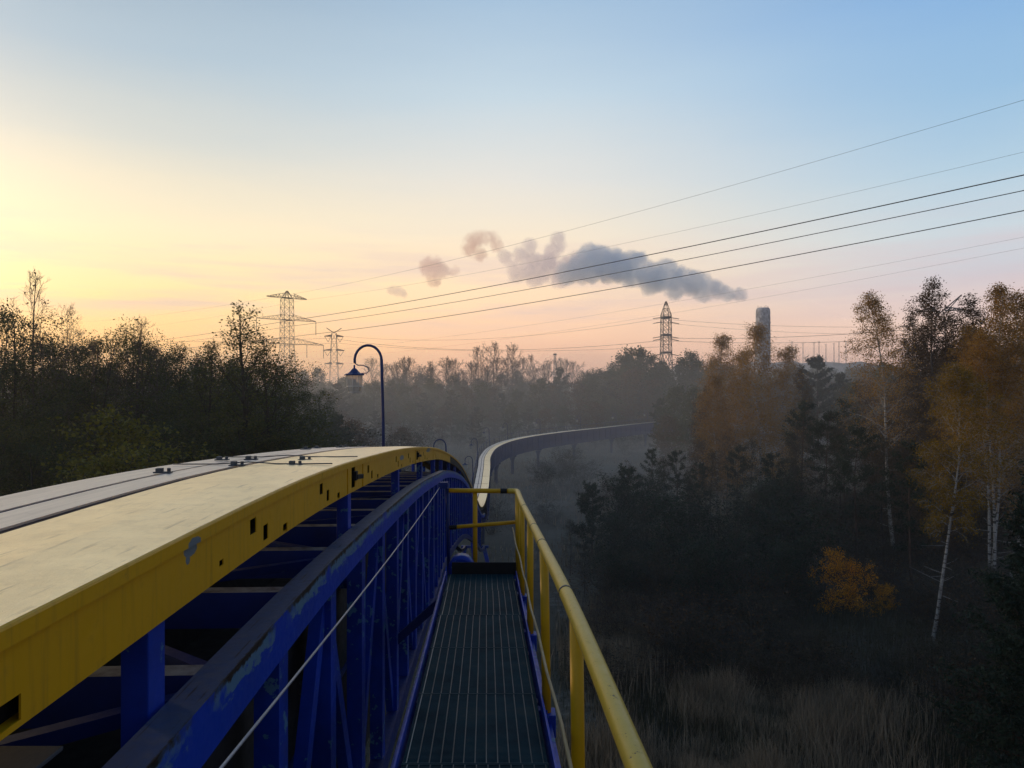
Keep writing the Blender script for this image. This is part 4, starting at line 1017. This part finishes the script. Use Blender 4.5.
mb.tube([e, e2], 0.026, 12); rpart(mb, 'end_rail', M['yellow'])
mb = MB(); mb.tube([Vector((px_x(517, RE), RE, px_z(522, RE))), Vector((px_x(450, RE), RE, px_z(527.5, RE)))], 0.022, 12); rpart(mb, 'end_rail', M['yellow'])
mb = MB(); mb.tube([e.lerp(e2, 0.02), e.lerp(e2, 0.13)], 0.0285, 12); mb.tube([Vector((px_x(449.5, RE), RE, px_z(527.6, RE))), Vector((px_x(457, RE), RE, px_z(527.0, RE)))], 0.025, 12); rpart(mb, 'tape_wrap', M['black'])
for y in (-0.2, 1.3, 2.8, 4.3, 5.9, 7.2, 7.8, 8.15):
    b = WP(min(y, WE), 0, -0.10); top = RP(y, -0.01)
    bx = Vector((wx(y) + 0.045, y, b.z))
    mb = MB(); mb.tube([bx, bx.lerp(top, 0.5), top], 0.026, 12); p = rpart(mb, 'post', M['yellow'])
    mb = MB(); mb.box(bx + Vector((0, 0, -0.03)), (0.10, 0.11, 0.13)); mb.box(bx + Vector((-0.025, 0, 0.03)), (0.055, 0.07, 0.05)); rpart(mb, 'post_bracket', M['blue'], 0.004)
mb = MB(); px_, py_ = px_x(475, RE), RE
mb.tube([(px_, py_ + 0.02, px_z(489, RE)), (px_, py_ + 0.02, px_z(580, RE))], 0.026, 12); rpart(mb, 'post', M['yellow'])
mb = MB(); mb.tube([(px_x(447, RE), RE + 0.02, px_z(484, RE)), (px_x(449, RE), RE + 0.02, px_z(585, RE))], 0.020, 10); mb.box((px_x(444, RE), RE - 0.02, px_z(485, RE)), (0.09, 0.06, 0.07)); rpart(mb, 'corner_post', M['blue_dark'])
mb = MB(); mb.tube([RP(y, -0.40 - 0.028*math.sin(PI*(y+1)/9.2), -0.055 + 0.004*math.sin(y*5)) for y in frange(-1, 8.15, 0.3)], 0.0075, 8); rpart(mb, 'guard_cable', M['rope_gold'])
for y in (3.15, 4.45, 5.35, 6.8):                                   # tube joints
    mb = MB(); mb.tube([RP(y), RP(y + 0.022)], 0.0312, 14); rpart(mb, 'rail_joint', M['steel'])
# rope on the truss side
rope = MB(); a = Vector((px_x(440, RE), RE - 0.05, px_z(487, RE))); b = Vector((-0.555, 1.32, H - 0.70)); 
rope.tube([a.lerp(b, q) + Vector((0, 0, -0.05*math.sin(PI*q*0.8))) for q in [i/16*1.45 for i in range(17)]], 0.0036, 8)
tag(rope.build('guard_rope', M['rope']), 'thin pale steel rope strung in front of the blue truss bars', 'rope')

# ------------------------------------------------------------------ pylons, wires, tower, hills
def lattice(mb, w0, w1, z0, z1, n, t):
    def c(z, k):
        w = w0 + (w1-w0)*(z-z0)/(z1-z0); return Vector(((-w/2, w/2, w/2, -w/2)[k], (-w/2, -w/2, w/2, w/2)[k], z))
    for k in range(4): mb.bar(c(z0, k), c(z1, k), t, t, (1, 0, 0))
    for i in range(n):
        a = z0 + (z1-z0)*i/n; b = z0 + (z1-z0)*(i+1)/n
        for k in range(4):
            k2 = (k+1) % 4
            mb.bar(c(a, k), c(b, k2), t*0.6, t*0.6, (1, 0.3, 0)); mb.bar(c(a, k2), c(b, k), t*0.6, t*0.6, (1, 0.3, 0)); mb.bar(c(b, k), c(b, k2), t*0.6)
def arm(mb, L_, z, rise, t, w):
    """tapering truss arm to both sides along x"""
    for s in (-1, 1):
        tip = Vector((s*L_, 0, z)); n = 5
        for yy in (-w/2, w/2):
            mb.bar((s*w/2, yy, z), tip, t); mb.bar((s*w/2, yy, z + rise), tip + Vector((0, 0, 0.15)), t)
            for i in range(n):
                q0, q1 = i/n, (i+0.5)/n
                x0 = s*(w/2 + (L_-w/2)*q0); x1 = s*(w/2 + (L_-w/2)*q1)
                mb.bar((x0, yy*(1-q0), z), (x1, yy*(1-q1), z + rise*(1-q1)), t*0.7); mb.bar((x1, yy*(1-q1), z + rise*(1-q1)), (s*(w/2 + (L_-w/2)*(i+1)/n), yy*(1-(i+1)/n), z), t*0.7)
def insul(r, x, z, ln, t=0.10):
    mb = MB(); mb.tube([(x, 0, z), (x, 0, z - ln)], t, 6)
    for i in range(int(ln/0.45)): mb.lathe([(t*0.8, 0), (t*1.7, -0.1), (t*0.8, -0.16)], (x, 0, z - 0.3 - i*0.45), 6)
    mb.build('insulator', M['lattice'], r)
# the largest pylon
Y1 = 257; r = empty('power_pylon', (px_x(287, Y1), Y1, 0), math.radians(43)); tag(r, 'largest lattice pylon with three tiers of arms, left of the lantern', 'pylon')
z = lambda py: px_z(py, Y1)
mb = MB(); lattice(mb, 6.5, 3.6, 0, z(346), 7, 0.14); lattice(mb, 3.6, 3.3, z(346), z(300), 6, 0.12); lattice(mb, 3.3, 0.4, z(300), z(291), 1, 0.13); mb.build('tower_body', M['lattice'], r)
mb = MB(); mb.box((0, 0, z(298)), (3.4, 3.4, 0.12)); arm(mb, 7.4, z(298), 1.5, 0.13, 3.2); mb.build('earth_arm', M['lattice'], r)
mb = MB(); arm(mb, 11, z(320), 1.8, 0.10, 3.4); mb.box((0, 0, z(320)), (3.5, 3.5, 0.12)); mb.build('cross_arm', M['lattice'], r)
mb = MB(); arm(mb, 14, z(344), 2.2, 0.10, 3.5); mb.box((0, 0, z(344)), (3.6, 3.6, 0.12)); mb.build('cross_arm', M['lattice'], r)
for x in (-11, 11): insul(r, x, z(320), 4.8)
for x in (-14, -7.5, 7.5, 14): insul(r, x, z(344), 4.6)
# the small one behind the lamp
Y2 = 400; r = empty('power_pylon', (px_x(334, Y2), Y2, 0), math.radians(20)); tag(r, 'small distant pylon with horned top, close left of the lamp hoop', 'pylon')
z = lambda py: px_z(py, Y2)
mb = MB(); lattice(mb, 6, 2.4, 0, z(333), 9, 0.13); mb.build('tower_body', M['lattice'], r)
mb = MB(); mb.bar((0, 0, z(333)), (-4, 0, z(328)), 0.35); mb.bar((0, 0, z(333)), (4, 0, z(328)), 0.35); mb.build('horn', M['lattice'], r)
for py, w in ((336.5, 5.0), (350.5, 5.4), (364, 5.0)):
    mb = MB(); arm(mb, w, z(py), 0.9, 0.26, 2.4); mb.build('cross_arm', M['lattice'], r)
    mb = MB()
    for s in (-1, 1): mb.bar((s*w, 0, z(py)), (s*w*0.62, 0, z(py + 5.5)), 0.2); mb.bar((s*w*0.3, 0, z(py)), (s*w*0.62, 0, z(py + 5.5)), 0.2)
    mb.build('insulator', M['lattice'], r)
# narrow pylon
Y3 = 300; r = empty('power_pylon', (px_x(666, Y3), Y3, 0), math.radians(8)); tag(r, 'narrow pointed pylon with short arms standing behind the far trees', 'pylon')
z = lambda py: px_z(py, Y3)
mb = MB(); lattice(mb, 5.2, 3.6, 0, z(352), 4, 0.25); lattice(mb, 3.6, 3.3, z(352), z(315), 5, 0.22); lattice(mb, 3.3, 0.4, z(315), z(301.5), 2, 0.18)
for py in (317.5, 335, 352.5): mb.box((0, 0, z(py)), (3.5, 3.5, 0.8))
mb.build('tower_body', M['lattice'], r)
for py in (317.5, 322, 336.5, 339, 354):
    mb = MB()
    for s in (-1, 1): mb.bar((s*1.7, 0, z(py)), (s*5.4, 0, z(py + (1.2 if py < 320 else 1.6))), 0.28)
    mb.build('cross_arm', M['lattice'], r)
Y4 = 230; r = empty('power_pylon', (px_x(940, Y4), Y4, 0), math.radians(-35)); tag(r, 'pylon of which only arm tips show behind the dark brown birch', 'pylon')
z = lambda py: px_z(py, Y4)
mb = MB(); lattice(mb, 6, 2.0, 0, z(312), 9, 0.14); mb.build('tower_body', M['lattice'], r)
mb = MB(); mb.bar((0, 0, z(313)), (5.8, 0, z(296)), 0.3); mb.bar((1.2, 0, z(314)), (5.8, 0, z(296)), 0.25); mb.bar((0, 0, z(313)), (-5.8, 0, z(296)), 0.3); mb.bar((2.2, 0, z(307)), (2.8, 0, z(309)), 0.2); mb.build('horn', M['lattice'], r)
mb = MB(); arm(mb, 6.5, z(311), 1.2, 0.25, 2.6); mb.build('cross_arm', M['lattice'], r)
Y5 = 380; r = empty('radio_mast', (px_x(555, Y5), Y5, 0)); tag(r, 'small thin lattice mast above the dark pointed pine', 'mast')
mb = MB(); lattice(mb, 2.0, 0.9, 0, px_z(356, Y5), 14, 0.24); mb.build('mast_body', M['lattice'], r)
mb = MB(); mb.box((0, 0, px_z(354.5, Y5)), (1.7, 1.7, 0.9)); mb.build('antenna', M['lattice'], r)

def wire(name, A, B_, D, sag1, sag2, rad, label, ext=1.35):
    pts = []
    for i in range(13):
        q = i/12; p = A.lerp(B_, q); p.z -= sag1*4*q*(1-q); pts.append(p)
    for i in range(1, 25):
        q = i/24*ext; p = B_ + (D - B_)*q; p.z -= sag2*4*q*(1-q); pts.append(p)
    mb = MB(); mb.tube(pts, rad, 5); tag(mb.build(name, M['wire']), label, 'power line', 'overhead power lines')
at = lambda px, py, Y: Vector((px_x(px, Y), Y, px_z(py, Y)))
wire('power_line', at(70, 347.5, 560), at(290, 320.5, 257), at(1024, 175, 90), 2.0, 1.3, 0.075, 'uppermost of the three thick dark wires crossing the smoke')
wire('power_line', at(90, 348.5, 560), at(292, 326, 257), at(1024, 190.5, 95), 2.0, 1.6, 0.060, 'middle one of the three thick dark wires crossing the smoke')
wire('power_line', at(110, 350, 560), at(306, 335, 257), at(1024, 210.6, 102), 2.0, 1.6, 0.070, 'lowest of the three thick dark wires crossing the smoke')
wire('power_line', at(40, 322, 560), at(272, 297.5, 257), at(1024, 100, 92), 3.0, 2.4, 0.022, 'topmost thin earth wire, high above the smoke')
wire('power_line', at(80, 330, 560), at(301, 300.5, 262), at(1024, 152, 104), 3.0, 2.2, 0.019, 'faint thin wire just above the three thick wires')
wire('power_line', at(60, 356, 560), at(273, 355, 252), at(1024, 237, 120), 2.0, 2.6, 0.014, 'faint wire, upper of two pale ones below the thick wires', 1.2)
wire('power_line', at(70, 358, 560), at(317, 359, 262), at(1024, 248, 124), 2.0, 2.6, 0.014, 'faint wire, lower of two pale ones below the thick wires', 1.2)
wire('power_line', at(-60, 330, 420), at(330, 338, 400), at(666, 340.0, 300), 4.0, 5.2, 0.065, 'upper dark wire sagging from the horned pylon to the narrow one', 1.0)
wire('power_line', at(-60, 338, 420), at(338, 343, 400), at(666, 346.5, 300), 4.0, 3.0, 0.055, 'lower dark wire sagging from the horned pylon to the narrow one', 1.0)
wire('power_line', at(-60, 352, 420), at(332, 362, 400), at(760, 376, 330), 4.0, 2.5, 0.04, 'lowest wire running just above the far treeline', 1.0)
wire('power_line', at(340, 336, 400), at(660, 318.7, 300), at(1024, 322, 250), 5.0, 2.5, 0.045, 'top wire leaving the narrow pylon at its highest arm')
wire('power_line', at(660, 324, 301), at(672, 323.6, 300), at(1024, 331, 252), 0.0, 2.5, 0.04, 'second wire leaving the narrow pylon to the right')
wire('power_line', at(660, 338, 301), at(672, 338.1, 300), at(1024, 318, 240), 0.0, 2.2, 0.07, 'third wire leaving the narrow pylon, passing the tower foot')
wire('power_line', at(660, 341, 301), at(672, 341, 300), at(1024, 330, 245), 0.0, 2.2, 0.07, 'fourth and lowest wire leaving the narrow pylon to the right')

# pale tower behind the birches
YT = 430; r = empty('tower', (px_x(763, YT), YT, 0)); tag(r, 'pale mottled round tower rising behind the rusty birches', 'tower')
m, t = newmat('mottled_concrete'); p = t.obj(); n1 = t.noise(t.scale(p, (1, 1, 0.7)), 0.55, 6, 0.75); n2 = t.noise(p, 0.2, 4)
cc = t.ramp(n1, [(0.36, (0.07, 0.07, 0.085)), (0.46, (0.24, 0.24, 0.27)), (0.56, (0.52, 0.51, 0.53)), (0.72, (0.66, 0.65, 0.66))])
t.bsdf(t.mix(t.ramp(n2, [(0.4, 0.0), (0.7, 0.5)]), cc, (0.25, 0.25, 0.29)), 0.9, 0.0, n1, 0.5, 0.3)
ht = px_z(308, YT)
mb = MB(); mb.lathe([(4.5, -0.5), (4.2, ht*0.4), (4.05, ht - 2.5), (3.9, ht - 0.9), (3.3, ht), (0.0, ht)], (0, 0, 0), 20); mb.build('shaft', m, r)
mb = MB()
for zz in (ht*0.55, ht*0.7, ht*0.85): mb.lathe([(4.1, -0.3), (4.35, -0.3), (4.35, 0.3), (4.1, 0.3)], (0, 0, zz), 20)
mb.build('ring', m, r)
mb = MB()
for i in range(7): mb.tube([(2.8*math.cos(i), 2.8*math.sin(i), ht - 0.3), (2.8*math.cos(i), 2.8*math.sin(i), ht + 0.9 + 0.5*(i % 2))], 0.12, 5)
mb.build('aerial', M['lattice'], r)

# far hill with masts
nx_, ny_ = 60, 10; vs = []
for j in range(ny_):
    for i in range(nx_):
        px = 640 + i*7; Y = 860 + j*28
        hh = 41*(1/(1 + math.exp(-(px-770)/6)))*(1/(1 + math.exp((px-990)/25))) + 34*math.exp(-((px-705)/16.0)**4) + 2.0*math.sin(i*1.7) + 1.2*math.sin(i*0.6 + j)
        hh *= math.sin(PI*min(1, (j + 0.001)/4.0)/2) if j < 4 else 1.0
        vs.append((px_x(px, 860), Y, max(-1, hh)))
mb = MB(); mb.add(vs, [(j*nx_+i, j*nx_+i+1, (j+1)*nx_+i+1, (j+1)*nx_+i) for j in range(ny_-1) for i in range(nx_-1)], None, True)
m, t = newmat('far_spoil_heap'); n1 = t.noise(t.pos(), 0.03, 5); t.bsdf(t.ramp(n1, [(0.35, (0.08, 0.09, 0.10)), (0.7, (0.16, 0.17, 0.19))]), 0.95)
tag(mb.build('hills', m), kind='structure')
for i, px in enumerate((792, 796, 803, 814, 819, 826, 834, 839, 846)):
    r = empty('mast', (px_x(px, 950), 950, 36)); tag(r, 'faint thin mast in the row on the pale far hill', 'mast', 'row of masts on the far hill')
    tp = px_z(341 + (i*7 % 4), 950) - 36
    mb = MB(); lattice(mb, 1.0, 0.6, 0, tp, 6, 0.09); mb.bar((-2.2, 0, tp - 1), (2.2, 0, tp - 1), 0.2); mb.build('mast_body', M['lattice'], r)

# ------------------------------------------------------------------ smoke
def smoke(name, blobs, Y, dens, col, label, seed, r0=9.0, amp=1.0, vox=2.6):
    """points scattered through the puffs; geometry nodes turn the distance to them, torn by noise, into density"""
    g = random.Random(seed); P = []
    for (px, py, rpx) in blobs:
        c = at(px, py, Y); rr = rpx*1.0/F*Y; yy = g.uniform(-12, 12)
        for i in range(max(4, int((rr/r0)**2*7))):
            d = Vector((g.gauss(0, 1), g.gauss(0, 1), g.gauss(0, 1))).normalized()*max(0, rr - r0*0.6)*g.random()**0.4
            P.append(c + Vector((d.x, d.y*1.1 + yy, d.z*0.85)))
    me = bpy.data.meshes.new(name); me.from_pydata([tuple(p) for p in P], [], [])
    o = link(name, me)
    m = bpy.data.materials.new(name + '_volume'); t = NT(m)
    v = t.n('ShaderNodeVolumePrincipled'); v.inputs['Color'].default_value = col + (1,); v.inputs['Density'].default_value = dens; v.inputs['Anisotropy'].default_value = 0.5
    ou = t.n('ShaderNodeOutputMaterial'); t.l(v.outputs[0], ou.inputs['Volume'])
    gt = bpy.data.node_groups.new(name + '_field', 'GeometryNodeTree')
    gt.interface.new_socket('Geometry', in_out='INPUT', socket_type='NodeSocketGeometry'); gt.interface.new_socket('Geometry', in_out='OUTPUT', socket_type='NodeSocketGeometry')
    N = lambda ty: gt.nodes.new(ty); K = gt.links.new
    gi, go = N('NodeGroupInput'), N('NodeGroupOutput')
    pr = N('GeometryNodeProximity'); pr.target_element = 'POINTS'; K(gi.outputs[0], pr.inputs['Geometry'])
    po = N('GeometryNodeInputPosition')
    def fm(op, a, b=None, clamp=False):
        nd = N('ShaderNodeMath'); nd.operation = op; nd.use_clamp = clamp
        for k, q in enumerate((a, b)):
            if q is None: continue
            if isinstance(q, (int, float)): nd.inputs[k].default_value = q
            else: K(q, nd.inputs[k])
        return nd.outputs[0]
    def nz(sc, det):
        nd = N('ShaderNodeTexNoise'); nd.inputs['Scale'].default_value = sc; nd.inputs['Detail'].default_value = det; nd.inputs['Roughness'].default_value = 0.62
        K(po.outputs[0], nd.inputs['Vector']); return fm('SUBTRACT', nd.outputs[0], 0.5)
    d = fm('ADD', pr.outputs['Distance'], fm('ADD', fm('MULTIPLY', nz(0.03, 5), 34*amp), fm('MULTIPLY', nz(0.11, 4), 16*amp)))
    f = fm('MULTIPLY', fm('SUBTRACT', r0*1.75, d), 1/(r0*0.5), True)
    f = fm('MULTIPLY', f, fm('ADD', 0.85, fm('MULTIPLY', nz(0.05, 4), 1.2), True))
    vc = N('GeometryNodeVolumeCube'); K(f, vc.inputs['Density'])
    lo = [min(p[i] for p in P) - 2.6*r0 for i in range(3)]; hi = [max(p[i] for p in P) + 2.6*r0 for i in range(3)]
    vc.inputs['Min'].default_value = lo; vc.inputs['Max'].default_value = hi
    for i, ax in enumerate('XYZ'): vc.inputs['Resolution ' + ax].default_value = max(8, int((hi[i]-lo[i])/vox))
    sm = N('GeometryNodeSetMaterial'); sm.inputs['Material'].default_value = m
    K(vc.outputs[0], sm.inputs[0]); K(sm.outputs[0], go.inputs[0])
    md = o.modifiers.new('Field', 'NODES'); md.node_group = gt
    me.materials.append(m)
    return tag(o, label, 'smoke', None, 'stuff')
YS = 1450
SM = [(738, 295, 2.6), (728, 293, 5), (716, 289, 7), (703, 286, 9), (690, 283, 11), (676, 281, 12), (662, 279, 12), (648, 276, 13), (634, 273, 13.5), (620, 270, 14), (606, 268, 15), (598, 258, 11), (590, 252, 9), (612, 258, 9),
      (634, 262, 8), (592, 270, 12), (578, 272, 11), (566, 276, 8), (650, 286, 9), (676, 289, 8), (704, 294, 6), (580, 262, 7), (640, 258, 5), (668, 270, 7)]
smoke('smoke_plume', SM, YS, 0.062, (0.90, 0.955, 1.0), 'blue grey main smoke plume drifting left from the tower', 1)
SM2 = [(556, 272, 9), (546, 264, 8), (536, 262, 8), (526, 268, 8), (518, 274, 6), (552, 252, 7), (560, 246, 6), (522, 254, 6), (535, 278, 7), (560, 282, 6), (568, 266, 8), (574, 258, 6), (544, 272, 8), (514, 266, 5), (530, 247, 5), (558, 240, 5), (506, 258, 4)]
smoke('smoke_plume', SM2, YS + 60, 0.036, (0.97, 0.92, 0.96), 'paler pinkish half of the plume, left of the blue grey mass', 2)
smoke('smoke_puff', [(476, 241, 8), (471, 249, 7), (485, 238, 6), (492, 236, 4), (480, 254, 6), (495, 246, 4)], YS + 60, 0.030, (0.95, 0.66, 0.60), 'pink smoke puff, highest one left of the plume', 3, r0=7, amp=1.3)
smoke('smoke_puff', [(433, 268, 8), (427, 266, 7), (441, 272, 7), (435, 280, 5), (455, 270, 4)], YS + 60, 0.028, (0.94, 0.68, 0.64), 'pinkish smoke puff left of and below the highest one', 4, r0=7, amp=1.3)
smoke('smoke_puff', [(398, 292, 4.5), (393, 291, 3.4), (403, 293, 3.2)], YS + 60, 0.03, (0.86, 0.74, 0.80), 'tiny smoke puff farthest left, low over the horizon', 5, r0=5, amp=0.6, vox=2.0)

# ------------------------------------------------------------------ haze
HT = 66.0
mb = MB(); mb.box((0, 40, (HT - 2)/2), (2700, 2700, HT + 2))
m = bpy.data.materials.new('haze_air'); t = NT(m)
v = t.n('ShaderNodeVolumePrincipled'); v.inputs['Color'].default_value = (0.92, 0.90, 0.87, 1); v.inputs['Density'].default_value = 0.00045; v.inputs['Anisotropy'].default_value = 0.45
ou = t.n('ShaderNodeOutputMaterial'); t.l(v.outputs[0], ou.inputs['Volume'])
tag(mb.build('haze', m), kind='stuff')

# mist lying low over the wet meadow
def mist(name, x0, x1, y0, y1, top, dens, label):
    n = 44; vs = []
    for j in range(n):
        for i in range(n):
            a, b = i/(n-1), j/(n-1); x = x0 + (x1-x0)*a; y = y0 + (y1-y0)*b
            ed = min(1, min(a, 1-a)*11)*min(1, min(b, 1-b)*11); ed = ed*ed*(3-2*ed)
            vs.append((x, y, -0.3 + ed*(top*(0.75 + 0.18*math.sin(x*0.11 + 1.3*math.sin(y*0.05)) + 0.14*math.sin(y*0.13 + x*0.07)) + 0.3)))
    top_f = [(j*n+i, j*n+i+1, (j+1)*n+i+1, (j+1)*n+i) for j in range(n-1) for i in range(n-1)]
    ring = [i for i in range(n)] + [j*n + n-1 for j in range(1, n)] + [(n-1)*n + i for i in range(n-2, -1, -1)] + [j*n for j in range(n-2, 0, -1)]
    b0 = len(vs); vs += [(vs[k][0], vs[k][1], -0.6) for k in ring]; m_ = len(ring)
    fs = top_f + [(ring[k], b0 + k, b0 + (k+1) % m_, ring[(k+1) % m_]) for k in range(m_)] + [tuple(b0 + k for k in reversed(range(m_)))]
    mb = MB(); mb.add(vs, fs, None, True)
    m = bpy.data.materials.new(name + '_air'); t = NT(m)
    v = t.n('ShaderNodeVolumePrincipled'); v.inputs['Color'].default_value = (0.98, 0.96, 0.935, 1); v.inputs['Density'].default_value = dens; v.inputs['Anisotropy'].default_value = 0.4
    ou = t.n('ShaderNodeOutputMaterial'); t.l(v.outputs[0], ou.inputs['Volume'])
    return tag(mb.build(name, m), label, 'mist', None, 'stuff')
mist('mist', -190, 190, 20, 420, 23.0, 0.0021, 'thin tall mist between the woods')
mist('mist', -70, 75, 48, 300, 5.0, 0.0046, 'low pale mist over the meadow around the curved conveyor')

# ------------------------------------------------------------------ sky, sun, camera
SUN_AZ, SUN_EL = math.radians(-56), math.radians(5.0)
w = bpy.data.worlds.new('World'); scene.world = w; w.use_nodes = True
nt = w.node_tree; nt.nodes.clear()
class WT(NT):
    def __init__(s, tree): s.t = tree
t = WT(nt)
def srgb(r, g, b):
    f = lambda c: ((c/255)/12.92 if c/255 <= 0.04045 else (((c/255) + 0.055)/1.055)**2.4)
    return (f(r), f(g), f(b))
co = t.n('ShaderNodeTexCoord').outputs['Generated']
s = t.n('ShaderNodeSeparateXYZ'); t.l(co, s.inputs[0])
hyp = t.math('SQRT', t.math('ADD', t.math('MULTIPLY', s.outputs[0], s.outputs[0]), t.math('MULTIPLY', s.outputs[1], s.outputs[1])))
d = t.math('DIVIDE', t.math('ADD', t.math('MULTIPLY', s.outputs[0], math.sin(SUN_AZ)), t.math('MULTIPLY', s.outputs[1], math.cos(SUN_AZ))), t.math('ADD', hyp, 1e-5))
e = t.math('MAXIMUM', s.outputs[2], 0.0)
# soft drifting unevenness of the high air
wob = t.math('MULTIPLY', t.math('SUBTRACT', t.noise(t.scale(co, (1.5, 1.5, 9)), 1.6, 5, 0.55), 0.5), 0.05)
e2 = t.math('MAXIMUM', t.math('ADD', e, wob), 0.0)
LEFT = [(0.0, (1.15, 0.55, 0.17)), (0.05, (1.2, 0.64, 0.18)), (0.115, (1.03, 0.76, 0.35)), (0.19, (0.93, 0.77, 0.50)), (0.28, srgb(206, 206, 196)), (0.38, srgb(166, 184, 197)), (0.6, srgb(112, 136, 162)), (1.0, srgb(62, 84, 118))]
MID = [(0.0, (1.06, 0.53, 0.36)), (0.03, (1.12, 0.60, 0.38)), (0.08, (1.10, 0.68, 0.42)), (0.14, (1.02, 0.74, 0.48)), (0.20, srgb(240, 224, 200)), (0.26, srgb(222, 218, 210)), (0.36, srgb(188, 205, 216)), (0.46, srgb(158, 184, 208)), (0.62, srgb(110, 142, 180)), (1.0, srgb(62, 84, 118))]
RIGHT = [(0.0, (1.0, 0.57, 0.46)), (0.06, (0.93, 0.64, 0.53)), (0.12, srgb(202, 198, 206)), (0.18, srgb(196, 208, 216)), (0.24, srgb(172, 198, 216)), (0.32, srgb(146, 183, 214)), (0.42, srgb(126, 168, 212)), (0.62, srgb(98, 134, 180)), (1.0, srgb(62, 84, 118))]
BACK = [(0.0, srgb(96, 92, 104)), (0.12, srgb(132, 120, 130)), (0.3, srgb(100, 112, 136)), (1.0, srgb(62, 84, 118))]
cl, cm_, cr_, cb = (t.ramp(e2, q) for q in (LEFT, MID, RIGHT, BACK))
def step_(a, b):
    mr = t.n('ShaderNodeMapRange', interpolation_type='SMOOTHSTEP'); t.l(d, mr.inputs[0]); mr.inputs[1].default_value = a; mr.inputs[2].default_value = b; return mr.outputs[0]
c = t.mix(step_(-0.95, -0.05), cb, cr_)
c = t.mix(step_(-0.02, 0.60), c, cm_)
c = t.mix(step_(0.52, 0.96), c, cl)
# brightness gathered round the low sun, outside the frame on the left
sd = Vector((math.sin(SUN_AZ)*math.cos(math.radians(3)), math.cos(SUN_AZ)*math.cos(math.radians(3)), math.sin(math.radians(3))))
dot = t.n('ShaderNodeVectorMath', operation='DOT_PRODUCT'); t.l(co, dot.inputs[0]); dot.inputs[1].default_value = sd
gl = t.math('MULTIPLY', t.math('POWER', t.math('MAXIMUM', dot.outputs['Value'], 0.0), 24.0), 0.8)
c = t.mix(gl, c, (1.6, 1.0, 0.48), 'ADD')
# thin grey-violet bank low on the right, faint pink streaks in the middle
ban = t.noise(t.scale(co, (2.2, 2.2, 26)), 1.5, 5, 0.6)
bm_ = t.math('MULTIPLY', t.ramp(ban, [(0.45, 0.0), (0.68, 1.0)]), t.ramp(e, [(0.05, 0.0), (0.10, 0.55), (0.17, 0.35), (0.21, 0.0)]))
c = t.mix(bm_, c, srgb(212, 186, 190))
ny = t.n('ShaderNodeTexSky', sky_type='NISHITA'); ny.sun_disc = False; ny.sun_elevation = SUN_EL; ny.sun_rotation = SUN_AZ
below = t.math('LESS_THAN', s.outputs[2], -0.002)
c = t.mix(below, c, (0.10, 0.095, 0.10))
bg1 = t.n('ShaderNodeBackground'); t.l(c, bg1.inputs[0]); bg1.inputs[1].default_value = 0.95
bg2 = t.n('ShaderNodeBackground'); t.l(ny.outputs[0], bg2.inputs[0]); bg2.inputs[1].default_value = 0.012
ad = t.n('ShaderNodeAddShader'); t.l(bg1.outputs[0], ad.inputs[0]); t.l(bg2.outputs[0], ad.inputs[1])
ow = t.n('ShaderNodeOutputWorld'); t.l(ad.outputs[0], ow.inputs[0])

sl = bpy.data.lights.new('sun', 'SUN'); sl.energy = 1.25; sl.angle = math.radians(3.0); sl.color = (1.0, 0.74, 0.48)
so = bpy.data.objects.new('sun', sl); COL.objects.link(so)
sv = Vector((math.sin(SUN_AZ)*math.cos(SUN_EL), math.cos(SUN_AZ)*math.cos(SUN_EL), math.sin(SUN_EL)))
so.rotation_euler = (-sv).to_track_quat('-Z', 'Y').to_euler(); so.location = sv*300 + Vector((0, 0, 20))

cam = bpy.data.cameras.new('camera'); cam.sensor_width = 36.0; cam.lens = F/1024*36.0; cam.clip_start = 0.05; cam.clip_end = 6000
cobj = bpy.data.objects.new('camera', cam); COL.objects.link(cobj)
cobj.location = (0, 0, H); cobj.rotation_euler = (PI/2, 0, 0); scene.camera = cobj

scene.view_settings.view_transform = 'Standard'; scene.view_settings.look = 'None'
scene.view_settings.exposure = 0.26; scene.view_settings.gamma = 1.0; scene.view_settings.use_curve_mapping = False
scene.render.engine = 'CYCLES'
scene.cycles.use_denoising = True
scene.cycles.max_bounces = 12; scene.cycles.diffuse_bounces = 3; scene.cycles.glossy_bounces = 3; scene.cycles.transmission_bounces = 3
scene.cycles.transparent_max_bounces = 12; scene.cycles.volume_bounces = 12
scene.cycles.sample_clamp_indirect = 4.0
